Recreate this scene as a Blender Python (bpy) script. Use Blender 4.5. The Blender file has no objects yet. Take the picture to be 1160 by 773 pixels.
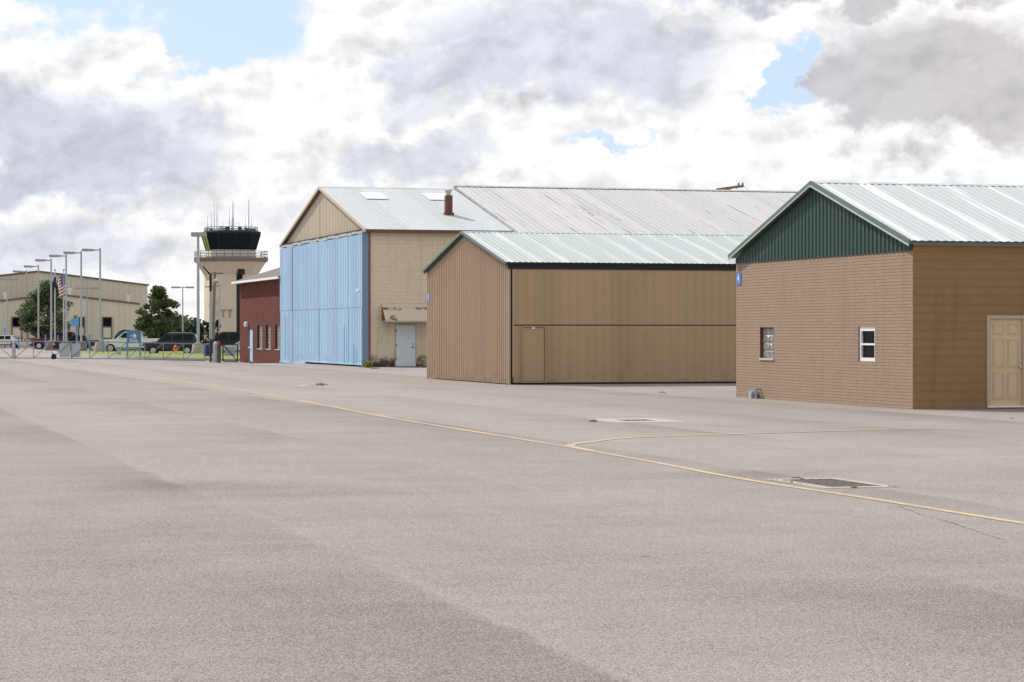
import bpy, bmesh, math, random
from mathutils import Vector, Matrix
R = math.radians
SC = bpy.context.scene
COL = SC.collection

# ------------------------------------------------------------------ camera
FPX, HZ, EYE = 2739.0, 376.0, 1.8          # 85 mm lens on a 1160 px wide frame, horizon row, eye height
cam_d = bpy.data.cameras.new('camera'); cam = bpy.data.objects.new('camera', cam_d); COL.objects.link(cam)
cam_d.sensor_width = 36; cam_d.lens = 85; cam_d.clip_end = 9000; cam_d.clip_start = 0.3
cam.location = (0, 0, EYE)
cam.rotation_euler = (R(90) - math.atan(10.5 / FPX), 0, 0)
SC.camera = cam
SC.view_settings.view_transform = 'Standard'; SC.view_settings.look = 'None'
SC.view_settings.gamma = 1; SC.view_settings.use_curve_mapping = False
SC.view_settings.exposure = 0.22
SUN_DIR = Vector((-0.52, 0.53, 0.70)).normalized()   # towards the sun
SUN_EL = math.asin(SUN_DIR.z); SUN_AZ = math.atan2(SUN_DIR.x, SUN_DIR.y)

# ------------------------------------------------------------------ node expression helper
class E:
    nt = None
    def __init__(s, v): s.v = v
    @staticmethod
    def m(op, *a, clamp=False):
        n = E.nt.nodes.new('ShaderNodeMath'); n.operation = op; n.use_clamp = clamp
        for i, x in enumerate(a):
            x = x.v if isinstance(x, E) else x
            if isinstance(x, (int, float)): n.inputs[i].default_value = x
            else: E.nt.links.new(x, n.inputs[i])
        return E(n.outputs[0])
    def __add__(s, o): return E.m('ADD', s, o)
    __radd__ = __add__
    def __sub__(s, o): return E.m('SUBTRACT', s, o)
    def __rsub__(s, o): return E.m('SUBTRACT', o, s)
    def __mul__(s, o): return E.m('MULTIPLY', s, o)
    __rmul__ = __mul__
    def __truediv__(s, o): return E.m('DIVIDE', s, o)
def smooth(x, a, b, lo=0.0, hi=1.0):
    n = E.nt.nodes.new('ShaderNodeMapRange'); n.interpolation_type = 'SMOOTHSTEP'
    E.nt.links.new(x.v, n.inputs[0])
    n.inputs[1].default_value = a; n.inputs[2].default_value = b; n.inputs[3].default_value = lo; n.inputs[4].default_value = hi
    return E(n.outputs[0])
def vec(x, y, z):
    n = E.nt.nodes.new('ShaderNodeCombineXYZ')
    for i, c in enumerate((x, y, z)):
        if isinstance(c, E): E.nt.links.new(c.v, n.inputs[i])
        else: n.inputs[i].default_value = c
    return E(n.outputs[0])
def sep(v):
    n = E.nt.nodes.new('ShaderNodeSeparateXYZ'); E.nt.links.new(v.v, n.inputs[0]); return [E(o) for o in n.outputs]
def noise(v, scale, detail=4, rough=.55, dist=0.0, color=False):
    n = E.nt.nodes.new('ShaderNodeTexNoise'); E.nt.links.new(v.v, n.inputs['Vector'])
    n.inputs['Scale'].default_value = scale; n.inputs['Detail'].default_value = detail
    n.inputs['Roughness'].default_value = rough; n.inputs['Distortion'].default_value = dist
    return E(n.outputs['Color' if color else 'Fac'])
def mixc(f, a, b, mode='MIX'):
    n = E.nt.nodes.new('ShaderNodeMix'); n.data_type = 'RGBA'; n.blend_type = mode
    for s_, x in ((n.inputs[0], f), (n.inputs[6], a), (n.inputs[7], b)):
        if isinstance(x, E): E.nt.links.new(x.v, s_)
        elif isinstance(x, (int, float)): s_.default_value = x
        else: s_.default_value = (x[0], x[1], x[2], 1)
    return E(n.outputs[2])
def texco(kind='Object'):
    n = E.nt.nodes.new('ShaderNodeTexCoord'); return E(n.outputs[kind])

# ------------------------------------------------------------------ sky: Nishita air with cumulus laid over it by direction
W = bpy.data.worlds.new('World'); SC.world = W; W.use_nodes = True
nt = W.node_tree; nt.nodes.clear(); E.nt = nt
out = nt.nodes.new('ShaderNodeOutputWorld'); bg = nt.nodes.new('ShaderNodeBackground'); nt.links.new(bg.outputs[0], out.inputs[0])
bg.inputs[1].default_value = 0.1
sky = nt.nodes.new('ShaderNodeTexSky'); sky.sky_type = 'NISHITA'; sky.sun_disc = False
sky.sun_elevation = SUN_EL; sky.sun_rotation = SUN_AZ; sky.air_density = 1.0; sky.dust_density = 1.5; sky.ozone_density = 1.0
d = texco('Generated')
x, y, z = sep(d)
az = E.m('ARCTAN2', x, y) * 27.39
el = E.m('ARCSINE', z) * 27.39
flat = vec(az, el * 1.35, z * 3.0)
n1 = noise(flat, .85, 5, .50)
n2 = noise(vec(az + 31.0, el * 1.25, z), 1.9, 9, .56)
n3 = noise(vec(az * 0.8 + 7.0, el * 1.8 + 3.0, z), .62, 3, .5)
waz = az + (n2 - 0.5) * 1.7 + (n1 - .5) * 1.4
wel = el + (n1 - 0.5) * 1.1 + (n2 - .5) * .9
def blob(px, py, sx, sy, tilt=0.0):
    a0, e0 = (px - 580) / 100.0, (HZ - py) / 100.0
    dx = waz - a0; dy = wel - e0
    if tilt: dy = dy - dx * tilt
    dx = dx / (sx / 100.0); dy = dy / (sy / 100.0)
    return E.m('EXPONENT', (dx * dx + dy * dy) * -1.0)
def smax(*l):
    r = l[0]
    for q in l[1:]: r = E.m('MAXIMUM', r, q)
    return r
# openings of blue between the clouds
gap = smax(blob(110, -60, 260, 112, -.05), blob(270, 18, 105, 82), blob(884, 95, 46, 46), blob(690, 158, 110, 13) * .60)
far = smooth(E.m('ABSOLUTE', az), 7.0, 14.0) + smooth(el, 4.4, 8.0)
far = E.m('MINIMUM', far, 1.0)
gap_far = smooth(n3, .50, .60)
gapm = smooth(gap + (n2 - .5) * .25, .36, .60)
gapm = gapm * (1.0 - far) + gap_far * far
# grey undersides
g1 = blob(60, 165, 215, 80, -.12); g1b = blob(190, 150, 110, 45)
g2 = blob(640, 60, 225, 72); g2b = blob(500, 85, 95, 45); g3 = blob(1060, 108, 165, 78, -.1); g3b = blob(1010, -8, 230, 28)
g4 = blob(470, 178, 105, 36); g5 = blob(60, 285, 240, 40); g6 = blob(330, 235, 160, 34)
edge = (n2 - .5) * .60 + (n1 - .5) * .25
def gs(g, a=.25, b=.62): return smooth(g + edge, a, b)
grey = smax(gs(g1, .2, .72) * .78, gs(g1b, .25, .8) * .45, gs(g2, .2, .75) * .60, gs(g2b, .2, .8) * .42, gs(g3, .12, .75) * 1.22, gs(g3b, .15, .8) * 1.05, gs(g4, .15, .8) * .55, gs(g5, .3, .85) * .50, gs(g6, .3, .9) * .30)
grey_far = smooth(n1 * .5 + n3 * .5, .44, .60) * .8
grey = grey * (1.0 - far) + grey_far * far
# rounded heads: creases between the puffs, and a soft light from the sun side
pz_ = vec(az * 1.0 + (n1 - .5) * 2.0, el * 1.35 + (n2 - .5) * .8, 5.0)
bil = E.m('ABSOLUTE', noise(pz_, 1.5, 2, .5) - .5) * 2.0 + E.m('ABSOLUTE', noise(pz_, 3.7, 3, .5) - .5) * 1.1 + E.m('ABSOLUTE', noise(pz_, 9.0, 3, .55) - .5) * .5
s1_ = noise(vec(az, el * 1.3, 2.0), 1.6, 7, .5); s2_ = noise(vec(az + .13, el * 1.3 - .16, 2.0), 1.6, 7, .5)
relief = (s2_ - s1_) * 2.0
puff = smooth(bil, .02, .50)
body = smooth(noise(vec(az + 3.0, el * 1.5, 1.0), .75, 5, .55), .36, .64)
dens = E.m('MINIMUM', grey + (1.0 - body) * .05, 1.0)
lit = (1.0 - dens * .375 - (1.0 - puff) * (.11 - dens * .07) - E.m('MAXIMUM', relief, -.10) * (.50 - dens * .30)) * .96
warm = smooth(az, 1.5, 5.0)
ctint = mixc(smooth(grey, 0.0, .8), (1.0, .985, .985), mixc(warm, (.862, .905, 1.025), (.975, .94, .95)))
sc = nt.nodes.new('ShaderNodeVectorMath'); sc.operation = 'SCALE'; nt.links.new(ctint.v, sc.inputs[0]); nt.links.new((lit * 10.0).v, sc.inputs[3])
# thin bright veil in front of the blue, as in the photograph's pale openings
blue = mixc(0.70, E(sky.outputs[0]), (5.6, 7.2, 9.5))
final = mixc(gapm, E(sc.outputs[0]), blue)
below = smooth(el, -.35, -.05)
final = mixc(below, (3.0, 2.9, 2.8), final)
nt.links.new(final.v, bg.inputs[0])

# ------------------------------------------------------------------ sun, behind thin cloud
sd = bpy.data.lights.new('sun', 'SUN'); sd.energy = 3.8; sd.angle = R(1.5); sd.color = (1.0, .945, .88)
so = bpy.data.objects.new('sun', sd); COL.objects.link(so)
so.rotation_euler = SUN_DIR.to_track_quat('Z', 'Y').to_euler()

# ------------------------------------------------------------------ mesh helpers
class MB:
    def __init__(s): s.v = []; s.f = []; s.mi = []; s.uv = {}
    def add(s, vs, fs, mi=0):
        o = len(s.v); s.v += [tuple(p) for p in vs]
        for f in fs: s.f.append([i + o for i in f]); s.mi.append(mi)
        return s
    def box(s, x0, y0, z0, x1, y1, z1, mi=0):
        vs = [(x0,y0,z0),(x1,y0,z0),(x1,y1,z0),(x0,y1,z0),(x0,y0,z1),(x1,y0,z1),(x1,y1,z1),(x0,y1,z1)]
        return s.add(vs, [(3,2,1,0),(4,5,6,7),(0,1,5,4),(1,2,6,5),(2,3,7,6),(3,0,4,7)], mi)
    def prism(s, pts, depth, axis='x', mi=0):
        """pts: polygon; axis x: pts are (y,z) extruded over depth=(x0,x1); axis y: (x,z); axis z: (x,y)"""
        a, b = depth; n = len(pts)
        def mk(t, p):
            return (t, p[0], p[1]) if axis == 'x' else ((p[0], t, p[1]) if axis == 'y' else (p[0], p[1], t))
        vs = [mk(a, p) for p in pts] + [mk(b, p) for p in pts]
        fs = [list(range(n))[::-1], [i + n for i in range(n)]] + [(i, (i + 1) % n, (i + 1) % n + n, i + n) for i in range(n)]
        return s.add(vs, fs, mi)
    def tube(s, a, b, r0, r1=None, n=10, mi=0, caps=True):
        a, b = Vector(a), Vector(b); r1 = r0 if r1 is None else r1
        q = (b - a).to_track_quat('Z', 'Y')
        vs = []
        for c, r in ((a, r0), (b, r1)):
            for i in range(n):
                t = 2 * math.pi * i / n
                vs.append(c + q @ Vector((r * math.cos(t), r * math.sin(t), 0)))
        fs = [(i, (i + 1) % n, (i + 1) % n + n, i + n) for i in range(n)]
        if caps: fs += [list(range(n))[::-1], [i + n for i in range(n)]]
        return s.add(vs, fs, mi)
    def bar(s, a, b, w, h, mi=0, up=(0, 0, 1)):
        a, b = Vector(a), Vector(b); d_ = (b - a).normalized()
        sx_ = d_.cross(Vector(up))
        if sx_.length < 1e-4: sx_ = d_.cross(Vector((1, 0, 0)))
        sx_.normalize(); sz_ = sx_.cross(d_)
        vs = []
        for c in (a, b):
            for i, j in ((-1, -1), (1, -1), (1, 1), (-1, 1)): vs.append(c + sx_ * (w / 2 * i) + sz_ * (h / 2 * j))
        return s.add(vs, [(3, 2, 1, 0), (4, 5, 6, 7), (0, 1, 5, 4), (1, 2, 6, 5), (2, 3, 7, 6), (3, 0, 4, 7)], mi)
    def lathe(s, prof, c=(0, 0, 0), n=16, mi=0):
        vs = []; m = len(prof)
        for r, z in prof:
            for i in range(n):
                t = 2 * math.pi * i / n; vs.append((c[0] + r * math.cos(t), c[1] + r * math.sin(t), c[2] + z))
        fs = []
        for k in range(m - 1):
            for i in range(n): fs.append((k * n + i, k * n + (i + 1) % n, (k + 1) * n + (i + 1) % n, (k + 1) * n + i))
        fs += [list(range(n))[::-1], [i + (m - 1) * n for i in range(n)]]
        return s.add(vs, fs, mi)
    def corr(s, A0, A1, top, nrm, pitch, depth, prof='trap', mi=0, phase=0.0):
        """corrugated sheet: bottom edge A0->A1, top(t) gives the point above parameter t, nrm = outward normal"""
        A0, A1, nrm = Vector(A0), Vector(A1), Vector(nrm); L = (A1 - A0).length
        ts = [0.0]; offs = [0.0]
        pr = {'trap': ((.0, 0), (.28, 0), (.38, 1), (.62, 1), (.72, 0)), 'rib': ((.0, 0), (.40, 0), (.46, 1), (.54, 1), (.60, 0)),
              'wave': ((0, 0), (.15, .2), (.3, .8), (.5, 1), (.7, .8), (.85, .2))}[prof]
        k = math.floor(-phase / pitch) - 1
        ts = []; offs = []
        while k * pitch + phase < L:
            for a_, o_ in pr:
                p = k * pitch + phase + a_ * pitch
                if 0 <= p <= L: ts.append(p / L); offs.append(o_)
            k += 1
        if not ts or ts[0] > 1e-6: ts.insert(0, 0.0); offs.insert(0, 0)
        if ts[-1] < 1 - 1e-6: ts.append(1.0); offs.append(0)
        vs = []
        for t, o_ in zip(ts, offs):
            b_ = A0.lerp(A1, t); tp = Vector(top(t))
            vs.append(b_ + nrm * (o_ * depth)); vs.append(tp + nrm * (o_ * depth))
        fs = [(2 * i, 2 * i + 2, 2 * i + 3, 2 * i + 1) for i in range(len(ts) - 1)]
        return s.add(vs, fs, mi)
    def wall_holes(s, axis, plane, a0, a1, z0, z1, holes, depth, sign=-1, mi=0, ri=None):
        """skin in the plane axis=plane, openings with reveals running inward; holes=(a0,a1,z0,z1)"""
        As = sorted({a0, a1, *[h[0] for h in holes], *[h[1] for h in holes]}); Zs = sorted({z0, z1, *[h[2] for h in holes], *[h[3] for h in holes]})
        def P(a, z_, q=0.0):
            c = plane - sign * q
            return (c, a, z_) if axis == 'x' else (a, c, z_)
        for i in range(len(As) - 1):
            for j in range(len(Zs) - 1):
                ca, cz = (As[i] + As[i + 1]) / 2, (Zs[j] + Zs[j + 1]) / 2
                if any(h[0] < ca < h[1] and h[2] < cz < h[3] for h in holes): continue
                s.add([P(As[i], Zs[j]), P(As[i + 1], Zs[j]), P(As[i + 1], Zs[j + 1]), P(As[i], Zs[j + 1])], [(0, 1, 2, 3)], mi)
        r = mi if ri is None else ri
        for h in holes:
            c = [(h[0], h[2]), (h[1], h[2]), (h[1], h[3]), (h[0], h[3])]
            for i in range(4):
                p, q = c[i], c[(i + 1) % 4]
                s.add([P(*p), P(*q), P(*q, depth), P(*p, depth)], [(0, 1, 2, 3)], r)
        return s
    def build(s, name, mats, parent=None, bevel=0, smooth_=False, loc=None):
        me = bpy.data.meshes.new(name); me.from_pydata(s.v, [], s.f)
        for m_ in (mats if isinstance(mats, (list, tuple)) else [mats]): me.materials.append(m_)
        me.polygons.foreach_set('material_index', s.mi)
        bm = bmesh.new(); bm.from_mesh(me); bmesh.ops.recalc_face_normals(bm, faces=bm.faces)
        if bevel: bmesh.ops.bevel(bm, geom=[e for e in bm.edges if e.is_manifold and e.calc_face_angle(0) > .5], offset=bevel, segments=2, affect='EDGES', clamp_overlap=True)
        bm.to_mesh(me); bm.free()
        if smooth_:
            me.polygons.foreach_set('use_smooth', [True] * len(me.polygons))
            me.set_sharp_from_angle(angle=R(35))
        me.update()
        o = bpy.data.objects.new(name, me); COL.objects.link(o)
        if parent is not None: o.parent = parent
        if loc: o.location = loc
        return o
def tag(o, label, cat, group=None):
    o['label'] = label; o['category'] = cat
    if group: o['group'] = group
    return o
def thing(name, label, cat, loc=(0, 0, 0), rz=0.0, group=None):
    o = bpy.data.objects.new(name, None); COL.objects.link(o); o.location = loc; o.rotation_euler = (0, 0, rz); o.empty_display_size = .3
    return tag(o, label, cat, group)
def structure(o): o['kind'] = 'structure'; return o
def copy_tree(o, parent=None):
    c = o.copy(); COL.objects.link(c); c.parent = parent
    if parent is not None: c.matrix_parent_inverse = o.matrix_parent_inverse
    for ch in [q for q in bpy.data.objects if q.parent == o]: copy_tree(ch, c)
    return c
def text_mesh(name, s_, size, mat, parent, extrude=.004):
    cu = bpy.data.curves.new(name, 'FONT'); cu.body = s_; cu.size = size; cu.extrude = extrude; cu.align_x = 'CENTER'; cu.align_y = 'CENTER'
    cu.offset = size * .012
    t = bpy.data.objects.new(name, cu); COL.objects.link(t); bpy.context.view_layer.update()
    me = bpy.data.meshes.new_from_object(t.evaluated_get(bpy.context.evaluated_depsgraph_get()))
    bpy.data.objects.remove(t); me.materials.clear(); me.materials.append(mat)
    o = bpy.data.objects.new(name, me); COL.objects.link(o); o.parent = parent
    return o

# the ground falls slightly towards the gate beside the brick building
def gz(X, Y):
    return -0.25 * math.exp(-((X + 16.0) ** 2) / 72.0 - ((Y - 158.0) ** 2) / 170.0)
def at(px, Y, z=None):                      # where the line of sight through a column of the photograph meets depth Y
    X = (px - 580) * Y / FPX
    return Vector((X, Y, gz(X, Y) if z is None else z))
def gp(px, py):                             # a point of the flat ground
    return Vector(((px - 580) * EYE / (py - HZ), FPX * EYE / (py - HZ), 0))
def hz_(py, Y): return EYE + (HZ - py) * Y / FPX   # height of a row at depth Y
TH = math.atan(780 / FPX)                   # the hangars stand turned by this much
U = Vector((math.cos(TH), math.sin(TH), 0)); V = Vector((-math.sin(TH), math.cos(TH), 0))

# ------------------------------------------------------------------ materials
def new_mat(name):
    m = bpy.data.materials.new(name); m.use_nodes = True; E.nt = m.node_tree
    return m, m.node_tree.nodes['Principled BSDF']
def link(e, sock): E.nt.links.new(e.v, sock)
def bump(h, strength=.3, dist=.02):
    n = E.nt.nodes.new('ShaderNodeBump'); n.inputs['Strength'].default_value = strength; n.inputs['Distance'].default_value = dist
    link(h, n.inputs['Height']); return E(n.outputs[0])
def plain(name, c, rough=.6, metal=0.0, var=.12, scale=3.0, dirt=0.0, bmp=0.0):
    m, b = new_mat(name); p = texco()
    n = noise(p, scale, 5, .6); k = noise(p, scale * 7.3, 4, .6)
    f = (n - .5) * (2.2 * var) + (k - .5) * (1.0 * var) + 1.0
    sc_ = E.nt.nodes.new('ShaderNodeVectorMath'); sc_.operation = 'SCALE'; sc_.inputs[0].default_value = c; link(f, sc_.inputs[3])
    colr = E(sc_.outputs[0])
    if dirt:
        dn = smooth(noise(p, scale * .6, 6, .65), .52, .72) * dirt
        colr = mixc(dn, colr, (.10, .08, .06))
    link(colr, b.inputs['Base Color']); b.inputs['Roughness'].default_value = rough; b.inputs['Metallic'].default_value = metal
    link(E.m('MULTIPLY_ADD', (k - .5), .25, rough), b.inputs['Roughness'])
    if bmp: link(bump(k, bmp, .01), b.inputs['Normal'])
    return m
def masonry(name, c1, c2, mortar, bw, bh, axis, mw=.012, bmp=.6, stain=None, streak=.0, bias=0.0, paint=True, rough=.8, course=0.0):
    m, b = new_mat(name); p = texco(); px_, py_, pz_ = sep(p)
    v = vec(px_ if axis == 'x' else py_, pz_, 0.0)
    br = E.nt.nodes.new('ShaderNodeTexBrick'); link(v, br.inputs['Vector'])
    br.inputs['Scale'].default_value = 1.0; br.inputs['Brick Width'].default_value = bw; br.inputs['Row Height'].default_value = bh
    br.inputs['Mortar Size'].default_value = mw; br.inputs['Mortar Smooth'].default_value = .3; br.inputs['Bias'].default_value = bias
    br.inputs['Color1'].default_value = (*c1, 1); br.inputs['Color2'].default_value = (*c2, 1); br.inputs['Mortar'].default_value = (*mortar, 1)
    n = noise(p, 1.1, 6, .6); n_f = noise(p, 30, 3, .6)
    colr = mixc(smooth(n, .3, .75) * .35, E(br.outputs['Color']), tuple(q * .80 for q in c1))
    colr = mixc(smooth(n_f, .45, .75) * .18, colr, tuple(min(1, q * 1.35) for q in c1))
    if streak:
        st = noise(vec(px_ * 3.0, py_ * 3.0, pz_ * .25), 1.0, 5, .6)
        colr = mixc(smooth(st, .5, .75) * streak, colr, tuple(q * .55 for q in c1))
    if course:
        fz = E.m('ABSOLUTE', E.m('FRACT', pz_ / bh) - .5)
        wob_ = noise(vec(px_ * .9, py_ * .9, pz_ * 6.0), 2.2, 4, .6)
        colr = mixc(smooth(fz, .32, .48) * smooth(wob_, .25, .6) * course, colr, tuple(q * .5 for q in c1))
        colr = mixc(smooth(fz, .16, .06) * smooth(wob_, .45, .7) * course * .55, colr, tuple(min(1, q * 1.4) for q in c1))
    if stain:                                # rising damp and mould at the foot of the wall
        sn = noise(p, 2.3, 7, .68)
        low = smooth(pz_, stain[1], 0.0)
        colr = mixc(smooth(sn * .75 + low * .42, .60, .80) * low * stain[0], colr, (.055, .04, .028))
        colr = mixc(smooth(noise(p, 1.7, 8, .72), .64, .70) * .55 * stain[2], colr, (.14, .10, .07))
    link(colr, b.inputs['Base Color']); b.inputs['Roughness'].default_value = rough; b.inputs['Specular IOR Level'].default_value = .18
    h = E(br.outputs['Fac']) * -1.0 + n_f * .35 + noise(p, 8, 3) * .5
    link(bump(h, bmp, .012), b.inputs['Normal'])
    return m
def metal_sheet(name, c, axis, rough=.5, metal=.0, var=.1, streakc=None, streak=.0, panel=1.0, panel_var=.08, rust=0.0, spec=.5):
    """painted or bare sheet, each panel a shade of its own, weather marks running down"""
    m, b = new_mat(name); p = texco(); x_, y_, z_ = sep(p)
    a = x_ if axis == 'x' else y_
    o = y_ if axis == 'x' else x_
    wn = E.nt.nodes.new('ShaderNodeTexWhiteNoise'); wn.noise_dimensions = '1D'; link(E.m('FLOOR', a / panel), wn.inputs['W'])
    pv = E(wn.outputs['Value'])
    n = noise(p, 1.3, 6, .62); st = noise(vec(a * 5.0, o * .35, z_ * .35), 1.0, 5, .6)
    f = 1.0 + (pv - .5) * (2 * panel_var) + (n - .5) * (2 * var) + (st - .5) * var * 1.6
    sc_ = E.nt.nodes.new('ShaderNodeVectorMath'); sc_.operation = 'SCALE'; sc_.inputs[0].default_value = c; link(f, sc_.inputs[3])
    colr = E(sc_.outputs[0])
    if streakc: colr = mixc(smooth(st, .50, .68) * streak, colr, streakc)
    if rust:
        rn = noise(vec(a * 4.2, o * .10, z_ * .10), 1.0, 4, .6); rn2 = noise(vec(a * .8, o * .28, 3.0), 1.0, 3)
        colr = mixc(E.m('MINIMUM', smooth(rn, .60, .66) * smooth(rn2, .46, .56) * rust * .5, .85), colr, (.25, .225, .21))
    colr = mixc(smooth(z_, .9, .0) * smooth(noise(vec(x_, y_, z_ * 2.0), 2.1, 6, .7), .48, .66) * .40, colr, (.17, .12, .085))
    link(colr, b.inputs['Base Color']); b.inputs['Metallic'].default_value = metal
    link(E.m('MULTIPLY_ADD', (n - .5) + (pv - .5) * .5, .35, rough, clamp=True), b.inputs['Roughness'])
    b.inputs['Specular IOR Level'].default_value = spec
    link(bump(noise(p, 14, 3), .08, .01), b.inputs['Normal'])
    return m
def leafy(name, c1, c2):
    m, b = new_mat(name); p = texco()
    g = E.nt.nodes.new('ShaderNodeNewGeometry')
    f = E(g.outputs['Random Per Island'])
    link(mixc(f, c1, c2), b.inputs['Base Color']); b.inputs['Roughness'].default_value = .6
    tr = E.nt.nodes.new('ShaderNodeBsdfTranslucent'); link(mixc(f, tuple(q * 1.4 for q in c1), tuple(q * 1.5 for q in c2)), tr.inputs[0])
    mx = E.nt.nodes.new('ShaderNodeMixShader'); mx.inputs[0].default_value = .25
    link(E(b.outputs[0]), mx.inputs[1]); link(E(tr.outputs[0]), mx.inputs[2])
    link(E(mx.outputs[0]), E.nt.nodes['Material Output'].inputs[0])
    return m
def glass_dark(name, c=(.02, .025, .03), rough=.06):
    m, b = new_mat(name); p = texco()
    link(mixc(noise(p, 2.5, 4), tuple(q * .5 for q in c), tuple(q * 1.5 for q in c)), b.inputs['Base Color'])
    b.inputs['Roughness'].default_value = rough; b.inputs['Specular IOR Level'].default_value = .05
    return m

def asphalt_mat():
    m, b = new_mat('asphalt'); p = texco(); x_, y_, z_ = sep(p)
    u_ = x_ * U.x + y_ * U.y; v_ = x_ * V.x + y_ * V.y
    wob = noise(vec(u_, v_, 0.0), .35, 4, .6)
    uw = u_ + (wob - .5) * .5
    wn = E.nt.nodes.new('ShaderNodeTexWhiteNoise'); wn.noise_dimensions = '1D'; link(E.m('FLOOR', (uw - 4.02) / 3.82), wn.inputs['W'])
    lane = E(wn.outputs['Value']) - .5
    fr = E.m('FRACT', (uw - 4.02) / 3.82)
    seam = smooth(fr, .0, .05, 1.0, 0.0); shoulder = smooth(fr, .35, .97) * smooth(fr, .97, 1.0, 1.0, 0.0) * smooth(noise(vec(u_ * .3, v_, 5.0), .11, 3), .36, .6)
    big = noise(vec(u_, v_ * .3, 0.0), .22, 5, .6); mid = noise(vec(u_, v_ * .55, 0.0), .9, 6, .62)
    roll = noise(vec(u_ * .25, v_ * 1.6, 0.0), 1.0, 4, .6)
    fine = noise(p, 55, 3, .7); grit = noise(p, 240, 2, .8)
    vor = E.nt.nodes.new('ShaderNodeTexVoronoi'); link(p, vor.inputs['Vector']); vor.inputs['Scale'].default_value = 120
    sc3 = sep(E(vor.outputs['Color'])); stone = sc3[0]; speck = smooth(sc3[1], .93, .97); pitm = smooth(sc3[2], .94, .98)
    vd = E.nt.nodes.new('ShaderNodeTexVoronoi'); link(vec(x_, y_, 0.0), vd.inputs['Vector']); vd.inputs['Scale'].default_value = .8
    drip = smooth(E(vd.outputs['Distance']), .06, .015) * smooth(sep(E(vd.outputs['Color']))[0], .6, .8)
    f = 1.0 + lane * .10 + (big - .5) * .42 + (mid - .5) * .30 + (roll - .5) * .24 + seam * .03 - shoulder * .17 + (fine - .5) * .7 + (grit - .5) * 1.9 + (stone - .5) * .85 + speck * .6 - pitm * .6 - drip * .35 - smooth(v_, 30.0, 8.0) * .07  # last term paints a slight lens-vignette darkening into the nearest tarmac
    def stain(cx, cy, su, sv, amt):
        w2 = (mid - .5) * 1.6
        du = (u_ - (cx * U.x + cy * U.y)) / su + w2; dv = (v_ - (cx * V.x + cy * V.y)) / sv + w2
        return E.m('EXPONENT', (du * du + dv * dv) * -1.0) * amt
    f = f - stain(-3.7, 28.0, 1.1, 1.0, .26) - stain(-2.6, 26.5, 2.0, .5, .12) - stain(-3.0, 18.5, 1.6, 6.0, .10) - stain(3.0, 30.5, 1.4, .7, .16)
    f = f - stain(-4.5, 37.0, 1.4, 4.5, .09) - stain(1.5, 17.0, 1.3, 5.0, .05) - stain(7.5, 44.0, 3.0, .7, .10) - stain(-9.0, 62.0, 3.0, 2.0, .08)
    sc_ = E.nt.nodes.new('ShaderNodeVectorMath'); sc_.operation = 'SCALE'; link(mixc(smooth(big, .35, .65), (.300, .266, .241), (.290, .260, .236)), sc_.inputs[0]); link(f, sc_.inputs[3])
    colr = E(sc_.outputs[0])
    # hairline cracking along some joints
    cr = noise(vec(u_ * 1.0, v_ * .18, 3.0), 1.3, 8, .7)
    crack = smooth(E.m('ABSOLUTE', cr - .5), .0, .0035, 1.0, 0.0) * smooth(noise(vec(u_, v_, 9.0), .18, 2), .52, .6)
    colr = mixc(crack * .45, colr, (.09, .08, .07))
    link(colr, b.inputs['Base Color']); b.inputs['Roughness'].default_value = .9; b.inputs['Specular IOR Level'].default_value = .15
    link(bump(fine * .8 + grit * .7 + stone * .8 + mid * 2.0, .55, .007), b.inputs['Normal'])
    return m
def grass_mat():
    m, b = new_mat('lawn_grass'); p = texco()
    n = noise(p, .5, 6, .65); k = noise(p, 9, 4, .7)
    colr = mixc(smooth(n, .3, .7), (.15, .215, .032), (.24, .28, .06)); colr = mixc(smooth(k, .35, .7) * .55, colr, (.055, .10, .018))
    link(colr, b.inputs['Base Color']); b.inputs['Roughness'].default_value = .9; link(bump(k, .9, .08), b.inputs['Normal'])
    return m
def paint_mat(name, c, wear):
    m, b = new_mat(name); p = texco()
    n = noise(p, 9, 8, .75); k = noise(p, .45, 4, .6); w_ = smooth(n * .6 + k * .5, wear - .06, wear + .10)
    link(mixc(w_, c, (.29, .265, .25)), b.inputs['Base Color']); b.inputs['Roughness'].default_value = .8
    return m
def tin_roof(name, c, c_glare, wave=1.0):
    """aluminium roofing: sheets of slightly different bow, glare bands along the slope put into the colour"""
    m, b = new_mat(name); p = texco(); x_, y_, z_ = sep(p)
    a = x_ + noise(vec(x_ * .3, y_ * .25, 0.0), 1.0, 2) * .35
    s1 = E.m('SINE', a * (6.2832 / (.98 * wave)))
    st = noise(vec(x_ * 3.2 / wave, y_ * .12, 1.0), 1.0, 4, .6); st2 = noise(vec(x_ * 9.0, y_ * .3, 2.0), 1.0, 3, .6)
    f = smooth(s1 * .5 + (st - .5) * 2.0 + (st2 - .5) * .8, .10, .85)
    link(mixc(f, c, c_glare), b.inputs['Base Color'])  # bright stripes paint the sky glare of the sheets into the base colour
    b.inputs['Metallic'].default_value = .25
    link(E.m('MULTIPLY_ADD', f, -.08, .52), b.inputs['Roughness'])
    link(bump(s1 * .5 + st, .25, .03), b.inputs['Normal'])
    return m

# ================================================================== ground
M = {}
M['asphalt'] = asphalt_mat(); M['grass'] = grass_mat()
M['yellow'] = paint_mat('yellow_marking_paint', (.52, .375, .19), .545)
M['yellow_thin'] = paint_mat('faded_yellow_paint', (.50, .38, .23), .565)
M['concrete'] = plain('pale_concrete', (.46, .43, .39), .85, var=.18, scale=5, bmp=.4)
M['kerb'] = plain('kerb_concrete', (.42, .39, .36), .85, var=.15, scale=2)
M['dark_earth'] = plain('field_ground', (.12, .13, .06), .95, var=.3, scale=.05)

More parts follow.
